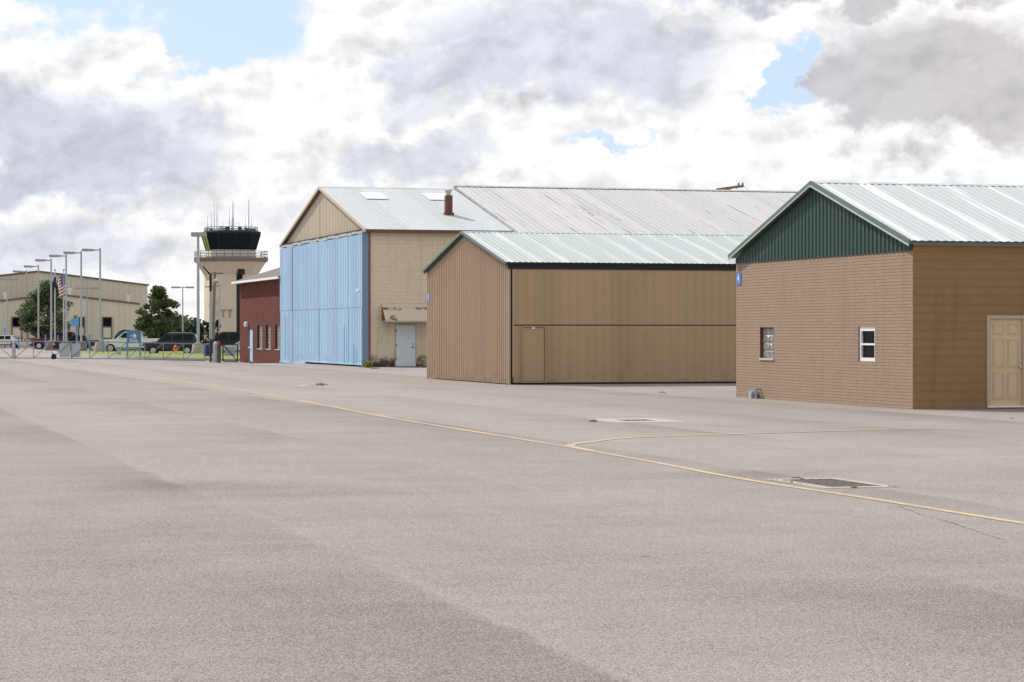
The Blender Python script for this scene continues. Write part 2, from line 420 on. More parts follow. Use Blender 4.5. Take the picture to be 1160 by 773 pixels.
def grid_mesh(name, xs, ys, zf, mat, keep=None):
    mb = MB(); nx, ny = len(xs), len(ys)
    vs = [(X, Y, zf(X, Y)) for Y in ys for X in xs]; fs = []
    for j in range(ny - 1):
        for i in range(nx - 1):
            fs.append((j * nx + i, j * nx + i + 1, (j + 1) * nx + i + 1, (j + 1) * nx + i))
    mb.add(vs, fs); o = mb.build(name, mat, smooth_=True); return o
xs = [-4000, -1500, -600, -250, -120, -60] + [-45 + 2.0 * i for i in range(31)] + [30, 60, 120, 250, 600, 1500, 4000]
ys = [-600, -200, -60, 0, 40, 80, 110] + [124 + 2.0 * i for i in range(42)] + [230, 260, 300, 400, 700, 1500, 3000, 6000]
structure(grid_mesh('ground', xs, ys, lambda X, Y: gz(X, Y) - .02, M['dark_earth']))
xs = [-150, -90, -60] + [-45 + 1.5 * i for i in range(41)] + [30, 60, 120]
ys = [-40, -5, 10, 20, 30, 40, 60, 80, 100, 115] + [124 + 1.5 * i for i in range(56)] + [225, 250, 275, 300, 340]
structure(grid_mesh('apron', xs, ys, gz, M['asphalt']))

def strip(name, pts, w, mat, z=.005, taper=None):
    """painted line following pts on the apron"""
    mb = MB(); n = len(pts); vs = []
    for i, p in enumerate(pts):
        a = pts[max(0, i - 1)]; b = pts[min(n - 1, i + 1)]; t = (b - a).normalized(); s_ = Vector((-t.y, t.x, 0))
        ww = w if not taper else w * taper[i]
        for k in (-.5, .5):
            q = p + s_ * (ww * k); vs.append((q.x, q.y, gz(q.x, q.y) + z))
    mb.add(vs, [(2 * i, 2 * i + 1, 2 * i + 3, 2 * i + 2) for i in range(n - 1)])
    return mb.build(name, mat)
def dense(pts, step=1.0):
    """smooth curve through ground points"""
    out_ = []
    P_ = [pts[0]] + pts + [pts[-1]]
    for i in range(1, len(P_) - 2):
        p0, p1, p2, p3 = P_[i - 1:i + 3]; k = max(2, int((p2 - p1).length / step))
        for j in range(k):
            t = j / k
            out_.append(.5 * ((2 * p1) + (p2 - p0) * t + (2 * p0 - 5 * p1 + 4 * p2 - p3) * t * t + (3 * p1 - p0 - 3 * p2 + p3) * t ** 3))
    out_.append(pts[-1]); return out_
line = [gp(1157.7, 593) + (gp(1157.7, 593) - gp(841, 543)).normalized() * 14] + [gp(*q) for q in ((1157.7, 593), (1000, 567.5), (841, 543), (745, 524.8), (643, 506.5), (600, 499.5), (439.7, 473), (287, 444.9), (139.7, 423), (60, 413.6))]
structure(strip('yellow_line', dense(line, .5), .115, M['yellow']))
br = [gp(*q) for q in ((672, 511.2), (650, 507.0), (646, 504.8), (653, 502.9), (668.4, 501.2), (702.6, 497), (761.4, 494.6), (829.6, 492.4), (915, 489.7), (1000.8, 487.2), (1060, 486.2))]
structure(strip('yellow_branch_line', dense(br, .3), .14, M['yellow_thin'], z=.0062))

# lawn island behind the gate, with its kerb
lawn = [(-37.5, 212), (-38.6, 205), (-37.0, 196), (-33.5, 184), (-29.5, 173), (-26.5, 167.0), (-24.0, 164.6), (-18, 163.6), (-10, 163.2), (-4, 163.2), (-4, 212)]
xs = [-40 + 1.0 * i for i in range(37)]; ys = [163 + 1.4 * i for i in range(36)]
def inside(x_, y_, poly):
    c = False
    for i in range(len(poly)):
        (x1, y1), (x2, y2) = poly[i], poly[i - 1]
        if (y1 > y_) != (y2 > y_) and x_ < (x2 - x1) * (y_ - y1) / (y2 - y1) + x1: c = not c
    return c
bm = bmesh.new(); vs = [bm.verts.new((p[0], p[1], 0)) for p in lawn]; bm.faces.new(vs)
for c in range(-38, -4, 2): bmesh.ops.bisect_plane(bm, geom=bm.verts[:] + bm.edges[:] + bm.faces[:], plane_co=(c, 0, 0), plane_no=(1, 0, 0))
for c in range(166, 212, 3): bmesh.ops.bisect_plane(bm, geom=bm.verts[:] + bm.edges[:] + bm.faces[:], plane_co=(0, c, 0), plane_no=(0, 1, 0))
for v_ in bm.verts: v_.co.z = gz(v_.co.x, v_.co.y) + .13
me = bpy.data.meshes.new('lawn'); bm.to_mesh(me); bm.free(); me.materials.append(M['grass'])
lo = bpy.data.objects.new('lawn', me); COL.objects.link(lo); structure(lo)
kb = MB()
kp = dense([Vector((p[0], p[1], 0)) for p in lawn[:10]], 1.0)
prof = ((-.10, 0), (-.10, .15), (.08, .15), (.08, 0)); n = len(kp); vs = []
for i, p in enumerate(kp):
    t = (kp[min(n - 1, i + 1)] - kp[max(0, i - 1)]).normalized(); s_ = Vector((-t.y, t.x, 0))
    for a_, z_ in prof: q = p + s_ * a_; vs.append((q.x, q.y, gz(q.x, q.y) + z_))
kb.add(vs, [(4 * i + k, 4 * i + k + 1, 4 * i + k + 5, 4 * i + k + 4) for i in range(n - 1) for k in range(3)])
structure(kb.build('kerb', M['kerb']))

# drains set in the apron: concrete surround, bars running across, weeds in the joints
M['slab'] = plain('worn_slab_concrete', (.37, .33, .30), .9, var=.3, scale=3)
M['iron'] = plain('rusty_cast_iron', (.19, .15, .125), .6, .5, var=.3, scale=6)
M['pit'] = plain('drain_pit', (.015, .013, .012), .9)
M['weed'] = leafy('weed_leaves', (.13, .17, .03), (.24, .24, .06))
def drain(c, label, nx=.92, ny=1.78, grate=True, wide=False, group=None, side=0.0):
    r = thing('storm_drain', label, 'drain', (c.x, c.y, 0), TH, group)
    mb = MB(); ix, iy = (nx * .36, ny * .40) if nx < 1 else (nx * .22, ny * .15)
    zt = .006
    for (a, b, c_, d_) in ((-nx / 2, -ny / 2, nx / 2, -iy), (-nx / 2, iy, nx / 2, ny / 2), (-nx / 2, -iy, -ix, iy), (ix, -iy, nx / 2, iy)):
        mb.box(a, b, -.12, c_, d_, zt)
    mb.build('surround', M['slab'], r)
    pt = MB(); pt.box(-ix, -iy, .0012, ix, iy, .0022); pt.build('pit', M['pit'], r)
    g = MB(); k = -ix + .045
    while k < ix - .05:
        g.box(k, -iy + .002, .0023, k + .032, iy - .002, .0065); k += .112
    for q in (-ix, ix - .04): g.box(q, -iy, .0026, q + .04, iy, .0092)
    g.box(-ix + .04, -.025, .0028, ix - .04, .025, .0085)
    g.box(-ix + .04, -iy, .003, ix - .04, -iy + .04, .0088); g.box(-ix + .04, iy - .04, .003, ix - .04, iy, .0088)
    g.build('grate', M['iron'], r)
    return r
WEEDS = MB()
def weed(c, n, rad, h, seed, along=0.5):
    random.seed(seed); mb = WEEDS; c = Vector((c.x, c.y, gz(c.x, c.y) + .002))
    for i in range(n):
        t = random.uniform(-1, 1); a = random.uniform(0, 6.28); k = rad * .16
        p = c + Vector((V.x * t * rad * along + random.gauss(0, k), V.y * t * rad * along + random.gauss(0, k), 0))
        L = h * random.uniform(.4, 1.1); w = .006 + h * random.uniform(.05, .11)
        dx, dy = math.cos(a), math.sin(a); tip = p + Vector((dx * L * .6, dy * L * .6, L * random.uniform(.3, 1)))
        s_ = Vector((-dy, dx, 0)) * w; mid_ = p.lerp(tip, .55) + Vector((0, 0, L * .15))
        mb.add([p - s_ * .4, p + s_ * .4, mid_ + s_, tip, mid_ - s_], [(0, 1, 2, 3, 4)])
c1 = Vector((3.79, 28.72, 0))
drain(c1, 'large rusty storm drain grate beside the yellow line in the foreground', group='storm drains in the apron')
c2 = gp(720, 476.6); drain(c2, 'storm drain with pale concrete surround in front of the tan metal building', 1.5, 2.1, group='storm drains in the apron')
c3 = gp(355, 437); drain(c3, 'farthest storm drain, a thin pale slab in front of the blue hangar doors', 1.05, 1.78, group='storm drains in the apron')
weed(c1 + U * -.1 + V * -.90, 34, .09, .03, 1)
weed(c1 + U * .40 + V * -.85, 14, .10, .035, 2)
weed(c1 + U * -.45 + V * .3, 40, .35, .025, 3, 1.2)
weed(gp(672, 478.2), 60, .25, .07, 4)
weed(gp(364, 437), 90, .45, .13, 5)
weed(gp(750, 445.5), 40, .28, .07, 6)
weed(gp(417, 416.6), 160, .45, .42, 7)
weed(gp(424, 418.0), 110, .7, .10, 8)
weed(gp(1146, 474.5), 18, .12, .04, 9)
weed(gp(278, 412.0) + Vector((0, 3, 0)), 60, .4, .2, 10)
weed(c1 + U * -.05 + V * .88, 36, .12, .03, 12, 1.4)
wo_ = WEEDS.build('weeds', M['weed']); wo_['kind'] = 'stuff'
# cracks
M['crack'] = plain('crack_shadow', (.07, .062, .055), .95)
random.seed(5)
def crack(a, b, w, wig, seed):
    random.seed(seed); pts = []; n = 46; off = 0
    for i in range(n + 1):
        t = i / n; off += random.gauss(0, wig); off *= .93
        p = a.lerp(b, t); s_ = (b - a).normalized(); pts.append(p + Vector((-s_.y, s_.x, 0)) * off)
    tp = [max(.15, random.gauss(1, .45)) * min(1, 4 * (1 - abs(2 * i / n - 1)) + .2) for i in range(n + 1)]
    o = strip('crack', pts, w, M['crack'], z=.0035, taper=tp); structure(o)
crack(gp(1010, 571), gp(1140, 615), .008, .012, 1); crack(gp(700, 480), gp(812, 491), .02, .02, 2)
crack(gp(795, 481), gp(850, 484), .02, .02, 3); crack(gp(868, 544.8), gp(898, 545.2), .02, .01, 4)
crack(gp(1015, 552.6), gp(1160, 560), .008, .02, 5); crack(gp(330, 455), gp(180, 445), .02, .05, 6)

# ================================================================== buildings
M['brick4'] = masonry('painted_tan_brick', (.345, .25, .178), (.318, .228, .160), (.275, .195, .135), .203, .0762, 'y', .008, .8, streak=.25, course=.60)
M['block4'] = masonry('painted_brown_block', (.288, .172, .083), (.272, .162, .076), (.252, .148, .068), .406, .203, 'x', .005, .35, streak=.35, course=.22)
M['green'] = metal_sheet('dark_green_siding', (.012, .044, .036), 'y', .6, var=.12, panel=.9, panel_var=.08)
M['green_trim'] = plain('green_trim', (.085, .13, .11), .4, var=.1)
M['lt_trim'] = plain('pale_rake_trim', (.42, .46, .44), .4, var=.08)
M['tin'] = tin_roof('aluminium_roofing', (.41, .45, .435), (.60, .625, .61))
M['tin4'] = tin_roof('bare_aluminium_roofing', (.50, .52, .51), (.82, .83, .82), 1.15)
M['tan_rib'] = metal_sheet('tan_ribbed_siding', (.42, .30, .20), 'y', .55, var=.07, panel=.75, panel_var=.05)
M['tan_door'] = metal_sheet('tan_hangar_door_sheet', (.40, .275, .152), 'x', .55, var=.09, panel=.9, panel_var=.06)
M['tan_dark'] = plain('tan_door_paint', (.40, .275, .155), .5, var=.05)
M['beige_trim'] = plain('beige_trim', (.46, .36, .24), .5, var=.06)
M['beige_door'] = plain('beige_panel_door', (.60, .435, .265), .45, var=.04)
M['black'] = plain('black_trim_eave_shade', (.006, .010, .010), .7, var=.3)
M['rubber'] = plain('black_rubber', (.012, .012, .012), .8)
M['white'] = plain('white_paint', (.78, .78, .77), .5, var=.05)
M['steel'] = plain('brushed_steel', (.55, .55, .55), .35, .9, var=.1)
M['galv'] = plain('galvanised_steel', (.44, .46, .48), .45, .55, var=.14, scale=4)
M['glass'] = glass_dark('dark_window_glass', (.006, .006, .010))
M['blue_sign'] = plain('blue_sign_face', (.05, .20, .52), .45, var=.04)
M['red_dark'] = plain('dark_red_curtain', (.16, .02, .03), .8)
M['maroon'] = plain('maroon_reveal', (.16, .055, .03), .8, var=.2)

def glass_block_mat(axis):
    m, b = new_mat('glass_block_' + axis); p = texco(); x_, y_, z_ = sep(p)
    n = noise(p, 9, 5, .7); w_ = noise(p, 38, 3, .7)
    link(mixc(smooth(n * .5 + w_ * .5, .38, .62), (.10, .115, .10), (.46, .47, .40)), b.inputs['Base Color'])
    b.inputs['Roughness'].default_value = .12; b.inputs['Specular IOR Level'].default_value = .7
    link(bump(w_, .8, .02), b.inputs['Normal']); return m
M['gblock'] = glass_block_mat('y')
def glass_block_window(parent, axis_x, y0, y1, z0, z1, depth, n, m, sill=True, mort=None):
    fr = MB(); fr.box(axis_x + depth, y0, z0, axis_x + depth + .03, y1, z1)
    o = fr.build('window', mort or M['concrete'], parent)
    g = MB(); dy, dz = (y1 - y0) / n, (z1 - z0) / m
    for i in range(n):
        for j in range(m):
            a, b = y0 + i * dy + .012, z0 + j * dz + .012
            x0_ = axis_x + depth - .025
            c = [(x0_ + .02, a, b), (x0_ + .02, a + dy - .024, b), (x0_ + .02, a + dy - .024, b + dz - .024), (x0_ + .02, a, b + dz - .024)]
            k = .03; e = [(x0_, a + k, b + k), (x0_, a + dy - .024 - k, b + k), (x0_, a + dy - .024 - k, b + dz - .024 - k), (x0_, a + k, b + dz - .024 - k)]
            g.add(c + e, [(4, 5, 6, 7), (0, 1, 5, 4), (1, 2, 6, 5), (2, 3, 7, 6), (3, 0, 4, 7)])
    g.build('pane', M['gblock'], o)
    if sill:
        s_ = MB(); s_.box(axis_x - .03, y0 - .002, z0 - .05, axis_x + depth, y1 + .002, z0 + .004); s_.build('sill', M['concrete'], o)
    return o
def gable_roof(parent, x0, x1, y0, y1, ze, zr, mat, pitch=.2, depth=.018, prof='wave', edge=None, thick=.07, name='roof', ridge_mat=None):
    ym = (y0 + y1) / 2
    dk = MB(); dk.prism([(y0 + .02, ze - thick), (ym, zr - thick), (y1 - .02, ze - thick), (y1 - .02, ze - .012), (ym, zr - .012), (y0 + .02, ze - .012)], (x0 + .02, x1 - .02), 'x')
    o = dk.build(name, edge or M['green_trim'], parent)
    s_ = (zr - ze) / (ym - y0); nf = Vector((0, -s_, 1)).normalized(); nb = Vector((0, s_, 1)).normalized()
    mb = MB()
    mb.corr((x0, y0, ze), (x1, y0, ze), lambda t: (x0 + (x1 - x0) * t, ym, zr), nf, pitch, depth, prof)
    mb.corr((x0, y1, ze), (x1, y1, ze), lambda t: (x0 + (x1 - x0) * t, ym, zr), nb, pitch, depth, prof)
    mb.build('roof_sheet', mat, o, smooth_=False)
    rc = MB(); w_ = .16
    rc.prism([(ym - w_, zr - w_ * s_ + depth + .004), (ym, zr + depth + .012), (ym + w_, zr - w_ * s_ + depth + .004), (ym, zr - .01)], (x0 - .01, x1 + .01), 'x')
    rc.build('ridge_cap', ridge_mat or mat, o)
    return o
def rake(parent, x0, x1, y0, y1, ze, zr, h, mat, drop=0.0, name='rake_trim'):
    ym = (y0 + y1) / 2; mb = MB()
    mb.prism([(y0, ze - drop), (ym, zr - drop), (ym, zr - drop - h), (y0, ze - drop - h)], (x0, x1), 'x')
    mb.prism([(ym, zr - drop), (y1, ze - drop), (y1, ze - drop - h), (ym, zr - drop - h)], (x0, x1), 'x')
    return mb.build(name, mat, parent)

# ---------------- brick and block building at the right
C4 = Vector((9.286, 56.02, 0)); W4 = 11.27; L4 = 18.0
b4 = thing('brick_building', 'nearest building at the right, tan painted brick with a dark green gable', 'building', C4, TH)
ze, zr = 3.90, 5.60
w = MB()
wins = [(8.49, 9.50, 1.09, 1.92), (2.10, 3.06, 1.085, 1.93)]
w.wall_holes('x', 0, 0, W4, 0, 3.70, wins, .12, -1, 0, 1)
w.add([(.13, 0.1, 0), (.13, W4, 0), (.13, W4, 3.7), (.13, 0.1, 3.7)], [(0, 1, 2, 3)], 2)
dr = (1.93, 2.84, .03, 2.13)
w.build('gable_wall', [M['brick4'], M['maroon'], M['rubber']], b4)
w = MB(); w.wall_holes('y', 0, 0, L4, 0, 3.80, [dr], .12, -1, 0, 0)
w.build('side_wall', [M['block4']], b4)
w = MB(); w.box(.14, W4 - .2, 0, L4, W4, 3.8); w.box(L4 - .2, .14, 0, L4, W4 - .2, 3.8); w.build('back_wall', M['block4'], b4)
g = MB(); ym = W4 / 2; s4 = (zr - .10 - 3.80) / ym
g.corr((-.02, 0, 3.685), (-.02, W4, 3.685), lambda t: (-.02, t * W4, max(3.69, 3.80 + s4 * (ym - abs(t * W4 - ym)))), (-1, 0, 0), .23, .022, 'rib')
g.build('gable_siding', M['green'], b4)
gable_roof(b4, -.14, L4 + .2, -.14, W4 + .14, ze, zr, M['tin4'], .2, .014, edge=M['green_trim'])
rake(b4, -.18, -.13, -.17, W4 + .17, ze + .03, zr + .035, .12, M['green_trim'], 0)
rake(b4, -.195, -.175, -.16, W4 + .16, ze + .03, zr + .035, .035, M['lt_trim'], .115, 'rake_drip')
f = MB(); f.box(0, -.06, 3.80, L4, .0, 3.86); f.build('eave_trim', M['tan_dark'], b4)
win = glass_block_window(b4, 0, 8.49, 9.50, 1.09, 1.92, .10, 4, 4)
# white sash window
fr = MB(); y0, y1, z0, z1 = 2.10, 3.06, 1.085, 1.93
for q in ((y0, z0, y0 + .085, z1), (y1 - .085, z0, y1, z1), (y0 + .085, z0, y1 - .085, z0 + .085), (y0 + .085, z1 - .11, y1 - .085, z1), (y0 + .085, 1.475, y1 - .085, 1.52)):
    fr.box(.03, q[0], q[1], .10, q[2], q[3])
wo = fr.build('window', M['white'], b4)
gl = MB(); gl.box(.085, y0 + .06, z0 + .06, .095, y1 - .06, z1 - .06); gl.build('pane', M['glass'], wo)
cu = MB(); cu.box(.12, y0 + .3, z0 + .02, .125, y0 + .6, z0 + .25); cu.build('curtain', M['red_dark'], wo)
# six panel door
d0, d1, dz0, dz1 = dr
dfr = MB(); t_ = .075
dfr.box(d0 - .045, -.03, 0.02, d0 + .03, .06, dz1 + .05); dfr.box(d1 - .03, -.03, 0.02, d1 + .045, .06, dz1 + .05); dfr.box(d0 + .03, -.03, dz1 - .02, d1 - .03, .06, dz1 + .05)
do = MB(); do.box(d0 + .03, .03, .06, d1 - .03, .07, dz1 - .02)
xs_ = [(d0 + .13, d0 + .41), (d1 - .41, d1 - .13)]
for zz in ((.22, .84), (.98, 1.62), (1.74, 1.98)):
    for (a, b) in xs_:
        k = .035
        for (p, q, r_, s_) in ((a, zz[0], b, zz[0] + .012), (a, zz[1] - .012, b, zz[1]), (a, zz[0] + .012, a + .012, zz[1] - .012), (b - .012, zz[0] + .012, b, zz[1] - .012)):
            do.box(p, .018, q, r_, .03, s_)
        do.box(a + k, .020, zz[0] + k, b - k, .0299, zz[1] - k)
door = do.build('door', M['beige_door'], b4)
dfo = dfr.build('door_frame', M['beige_trim'], door)
hd = MB(); hd.tube((d1 - .10, .03, .98), (d1 - .10, -.03, .98), .022, .02); hd.tube((d1 - .10, -.03, .98), (d1 - .10, -.06, .98), .032, .026); hd.build('door_knob', M['steel'], door, smooth_=True)
hd = MB(); hd.tube((d1 - .10, .03, 1.13), (d1 - .10, .0, 1.13), .032, .028); hd.build('deadbolt', M['steel'], door, smooth_=True)
th = MB(); th.box(d0 - .04, -.06, .028, d1 + .04, .05, .058); th.build('threshold', M['white'], door)
# number plate and valve
def number_sign(parent, y0, z0, s_, ch, x=-.02):
    p = MB(); p.box(x, y0, z0, x + .015, y0 + s_, z0 + s_); o = p.build('number_sign', M['blue_sign'], parent)
    t = text_mesh('numeral', ch, s_ * .82, M['white'], o); t.location = (x - .004, y0 + s_ / 2, z0 + s_ / 2 - .0); t.rotation_euler = (R(90), 0, R(-90)); return o
number_sign(b4, 10.88, 3.10, .33, '4')
g = MB(); g.tube((-.14, 9.45, 0), (-.14, 9.45, .27), .028, n=8); g.tube((-.14, 9.45, .27), (.0, 9.45, .27), .025, n=8); g.box(-.20, 9.40, .12, -.08, 9.52, .22); g.tube((-.26, 9.5, .17), (-.2, 9.5, .17), .05, n=10)
g.box(-.22, 9.60, 0.0, -.02, 9.78, .20); g.tube((-.12, 9.69, .2), (-.12, 9.69, .26), .05, n=10)
g.build('gas_valve', M['galv'], b4)

# ---------------- tan metal hangar in the middle
CT = Vector((-.09, 82.17, 0)); WT = 11.47; LT = 17.0
bt = thing('metal_hangar', 'tan corrugated metal hangar with pale green tin roof and black eave-shade fascia', 'building', CT, TH)
ze, zr = 4.16, 5.42; ym = WT / 2; sl = (zr - ze) / (ym + .12)
w = MB(); w.prism([(.03, .05), (WT - .03, .05), (WT - .03, 4.08), (ym, zr - .11), (.03, 4.08)], (.02, LT - .02), 'x'); w.build('frame', M['tan_dark'], bt)
g = MB(); g.corr((0, 0, .03), (0, WT, .03), lambda t: (0, t * WT, zr - .085 - sl * abs(t * WT - ym)), (-1, 0, 0), .27, .055, 'trap'); g.build('gable_siding', M['tan_rib'], bt)
for (z0, z1, nm) in ((.07, 2.005, 'door_leaf'), (2.045, 3.93, 'door_leaf')):
    g = MB(); g.corr((.14, -.035, z0), (LT - .1, -.035, z0), lambda t: (.14 + (LT - .24) * t, -.035, z1), (0, -1, 0), .305, .018, 'rib'); g.box(.14, -.03, z0 + .002, LT - .1, .0, z1 - .002)
    g.build(nm, M['tan_door'], bt)
g = MB(); g.box(.14, -.028, 2.0, LT - .1, -.012, 2.05); g.box(.12, -.03, .0, LT - .1, .0, .068); g.build('door_seal', M['rubber'], bt)
g = MB(); g.box(-.05, -.07, 3.935, LT, .02, 4.115); g.build('fascia', M['black'], bt)  # board coloured black to paint in the shadow band under the eave
g = MB(); g.box(-.045, -.045, .0, .03, .03, 4.0); g.build('corner_trim', M['tan_rib'], bt)
g = MB(); g.box(.035, -.03, .0, .10, .0, 3.93); g.build('door_jamb', M['black'], bt)
g = MB(); g.tube((.115, -.06, .25), (.115, -.06, 3.93), .022, n=8); g.build('conduit', M['beige_trim'], bt)
g = MB(); g.box(-.046, WT - .02, .0, .03, WT + .045, 4.0); g.build('corner_trim', M['lt_trim'], bt)
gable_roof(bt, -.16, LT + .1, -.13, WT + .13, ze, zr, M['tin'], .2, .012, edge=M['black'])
rake(bt, -.20, -.15, -.14, WT + .14, ze + .02, zr + .028, .09, M['green_trim'], 0)
rake(bt, -.15, -.10, -.14, WT + .14, ze + .02, zr + .028, .10, M['green'], .05)
d0, d1, dz1 = .40, 1.27, 2.0
g = MB()
g.box(d0 + .06, -.07, .12, d1 - .06, -.05, dz1 - .065); dd = g.build('door', M['tan_dark'], bt)
g = MB()
for q in ((d0, .06, d0 + .04, dz1), (d1 - .04, .06, d1, dz1), (d0 + .04, dz1 - .045, d1 - .04, dz1), (d0 + .04, .06, d1 - .04, .105)): g.box(q[0], -.10, q[1], q[2], -.045, q[3])
g.build('door_frame', M['tan_door'], dd)
g = MB(); g.box(d0 + .02, -.0605, .08, d1 - .02, -.058, dz1 - .02); g.build('door_gap', M['maroon'], dd)
g = MB(); g.tube((d0 + .10, -.07, 1.03), (d0 + .10, -.11, 1.03), .03, n=8); g.build('door_knob', M['steel'], dd)
g = MB(); g.box(.78, -.10, 1.89, .88, -.086, 1.95); g.build('plate', M['white'], dd)
p = number_sign(bt, WT - .42, 2.95, .33, '3', x=-.055)

# ---------------- old hangar with the blue doors
CH = Vector((-7.38, 123.3, 0)); WH = 23.4; LH = 7.63
M['blockH'] = masonry('cream_painted_block', (.68, .58, .42), (.65, .55, .40), (.56, .47, .34), .406, .203, 'x', .009, .45, stain=(1.0, 1.5, 1.0), streak=.35)
M['beigeH'] = metal_sheet('beige_gable_sheet', (.50, .42, .31), 'y', .6, var=.08, panel=3.9, panel_var=.03, streakc=(.30, .22, .14), streak=.22)
M['blueD'] = metal_sheet('light_blue_door_sheet', (.35, .52, .685), 'y', .6, var=.09, panel=1.6, panel_var=.07, streakc=(.20, .37, .55), streak=.30)
M['roofH'] = metal_sheet('weathered_white_roofing', (.43, .45, .455), 'x', .65, .0, var=.07, panel=1.1, panel_var=.05, rust=.12)
M['roofH2'] = metal_sheet('older_streaked_roofing', (.44, .43, .425), 'x', .65, .0, var=.06, panel=.75, panel_var=.09, rust=2.4, streakc=(.33, .30, .29), streak=.30)
M['brownf'] = plain('brown_fascia', (.14, .07, .035), .7, var=.3)
M['grey_flash'] = plain('torn_grey_flashing', (.42, .42, .42), .6, .2, var=.5, scale=2.2)
M['redpipe'] = plain('dark_red_edge', (.22, .05, .05), .6, var=.2)
M['greydoor'] = plain('pale_grey_door', (.58, .64, .66), .5, var=.07, scale=2)
M['chim'] = masonry('chimney_brick', (.17, .06, .045), (.13, .045, .035), (.2, .14, .12), .2, .075, 'x', .01)
bh = thing('blue_door_hangar', 'large old cream block hangar with tall light blue sliding doors and long streaked metal roof', 'hangar', CH, TH)
ze, zr = 7.02, 9.86; ym = WH / 2
w = MB(); w.box(.12, .0, 0, LH, .2, 6.98); w.box(.12, WH - .2, 0, LH + 27, WH, 6.98); w.box(0.12, .2, 6.7, .3, WH - .2, 6.98); w.build('wall', M['blockH'], bh)
g = MB(); s_ = (zr - ze) / (ym + .3)
g.corr((.05, 0, 6.98), (.05, WH, 6.98), lambda t: (.05, t * WH, zr - .10 - s_ * abs(t * WH - ym)), (-1, 0, 0), .4, .02, 'rib'); g.build('gable_siding', M['beigeH'], bh)
g = MB(); g.box(-.03, ym + .6, 7.08, .0, ym + .66, 9.2); g.build('conduit', M['beige_trim'], bh)
random.seed(3); g = MB(); k = 0.0
while k < WH:
    dk = random.uniform(.5, 1.4); a = random.uniform(-.05, .05)
    g.box(-.14 - random.uniform(0, .05), k, 6.82 + a, -.02, min(WH, k + dk), 6.98 + a * .4); k += dk + .003
g.build('door_header', M['grey_flash'], bh)
g = MB(); g.box(-.16, 0, 7.0, -.03, WH, 7.06); g.build('door_track', M['rubber'], bh)
# sliding door leaves, each with a middle rail
n = 6
for i in range(n):
    a, b = i * WH / n + .01, (i + 1) * WH / n - .01; xo = -.16 if i % 2 else -.145
    if i == n - 1: xo = -.19
    bot, seam, top = .10, 3.06, 6.80
    if i >= n - 2: bot = -.02
    g = MB()
    g.corr((xo, a, bot), (xo, b, bot), lambda t: (xo, a + (b - a) * t, seam - .05), (-1, 0, 0), .42, .022, 'rib', phase=random.uniform(0, .3))
    g.corr((xo - .012, a, seam), (xo - .012, b, seam), lambda t: (xo - .012, a + (b - a) * t, top), (-1, 0, 0), .42, .022, 'rib', phase=random.uniform(0, .3))
    g.box(xo + .004, a, bot + .01, xo + .05, b, top - .01)
    lf = g.build('door_leaf', M['blueD'], bh)
    g = MB(); g.box(xo - .055, a, bot - .02, xo - .0, b, bot + .05); g.build('bottom_rail', M['blueD'], lf)
for yy, z0, z1 in ((4.4, .2, 2.1), (2.0, .1, 1.2), (21.2, .2, 2.8)):
    g = MB(); g.box(-.275, yy, z0, -.262, yy + .07, z1); g.build('door_slot', M['redpipe'] if 0 else M['blue_sign'], bh)
g = MB(); g.box(-.28, -.04, 0, .06, -.004, 6.9); g.build('door_post', plain('dull_blue_grey', (.17, .25, .33), .6), bh)
g = MB(); g.box(.065, -.07, .0, .15, -.002, 6.96); g.build('corner_strip', M['redpipe'], bh)
gable_roof(bh, -.14, LH, -.3, WH + .3, ze, zr, M['roofH'], .3, .008, 'rib', edge=M['brownf'], thick=.16)
rake(bh, -.19, -.13, -.32, WH + .32, ze + .03, zr + .03, .16, M['beigeH'])
g = MB(); g.box(.2, -.34, 6.84, LH + .35, -.28, 7.0); g.build('fascia', M['brownf'], bh)
# long rear section
x0, x1 = LH + .02, LH + 29
g = MB(); g.prism([(-3.0, 0), (WH - .2, 0), (WH - .2, 6.6), (ym, 9.7), (-3.0, 6.1)], (x0 + .3, x1 - .3), 'x'); g.build('rear_wall', M['blockH'], bh)
r2 = 10.02
dkk = MB(); dkk.prism([(-3.6, 6.22), (ym, r2 - .12), (WH + .4, 7.0), (WH + .4, 7.1), (ym, r2 - .015), (-3.6, 6.33)], (x0, x1), 'x'); rr = dkk.build('rear_roof', M['grey_flash'], bh)
g = MB(); nf = Vector((0, -.24, 1)).normalized()
g.corr((x0, -3.6, 6.35), (x1, -3.6, 6.35), lambda t: (x0 + (x1 - x0) * t, ym, r2), nf, .36, .012, 'rib')
g.corr((x0, WH + .4, 7.12), (x1, WH + .4, 7.12), lambda t: (x0 + (x1 - x0) * t, ym, r2), Vector((0, .24, 1)).normalized(), .36, .022, 'rib'); g.build('roof_sheet', M['roofH2'], rr)
g = MB(); g.prism([(ym - .25, r2 - .02), (ym, r2 + .07), (ym + .25, r2 - .02)], (x0 - .05, x1), 'x'); g.build('ridge_cap', M['grey_flash'], rr)
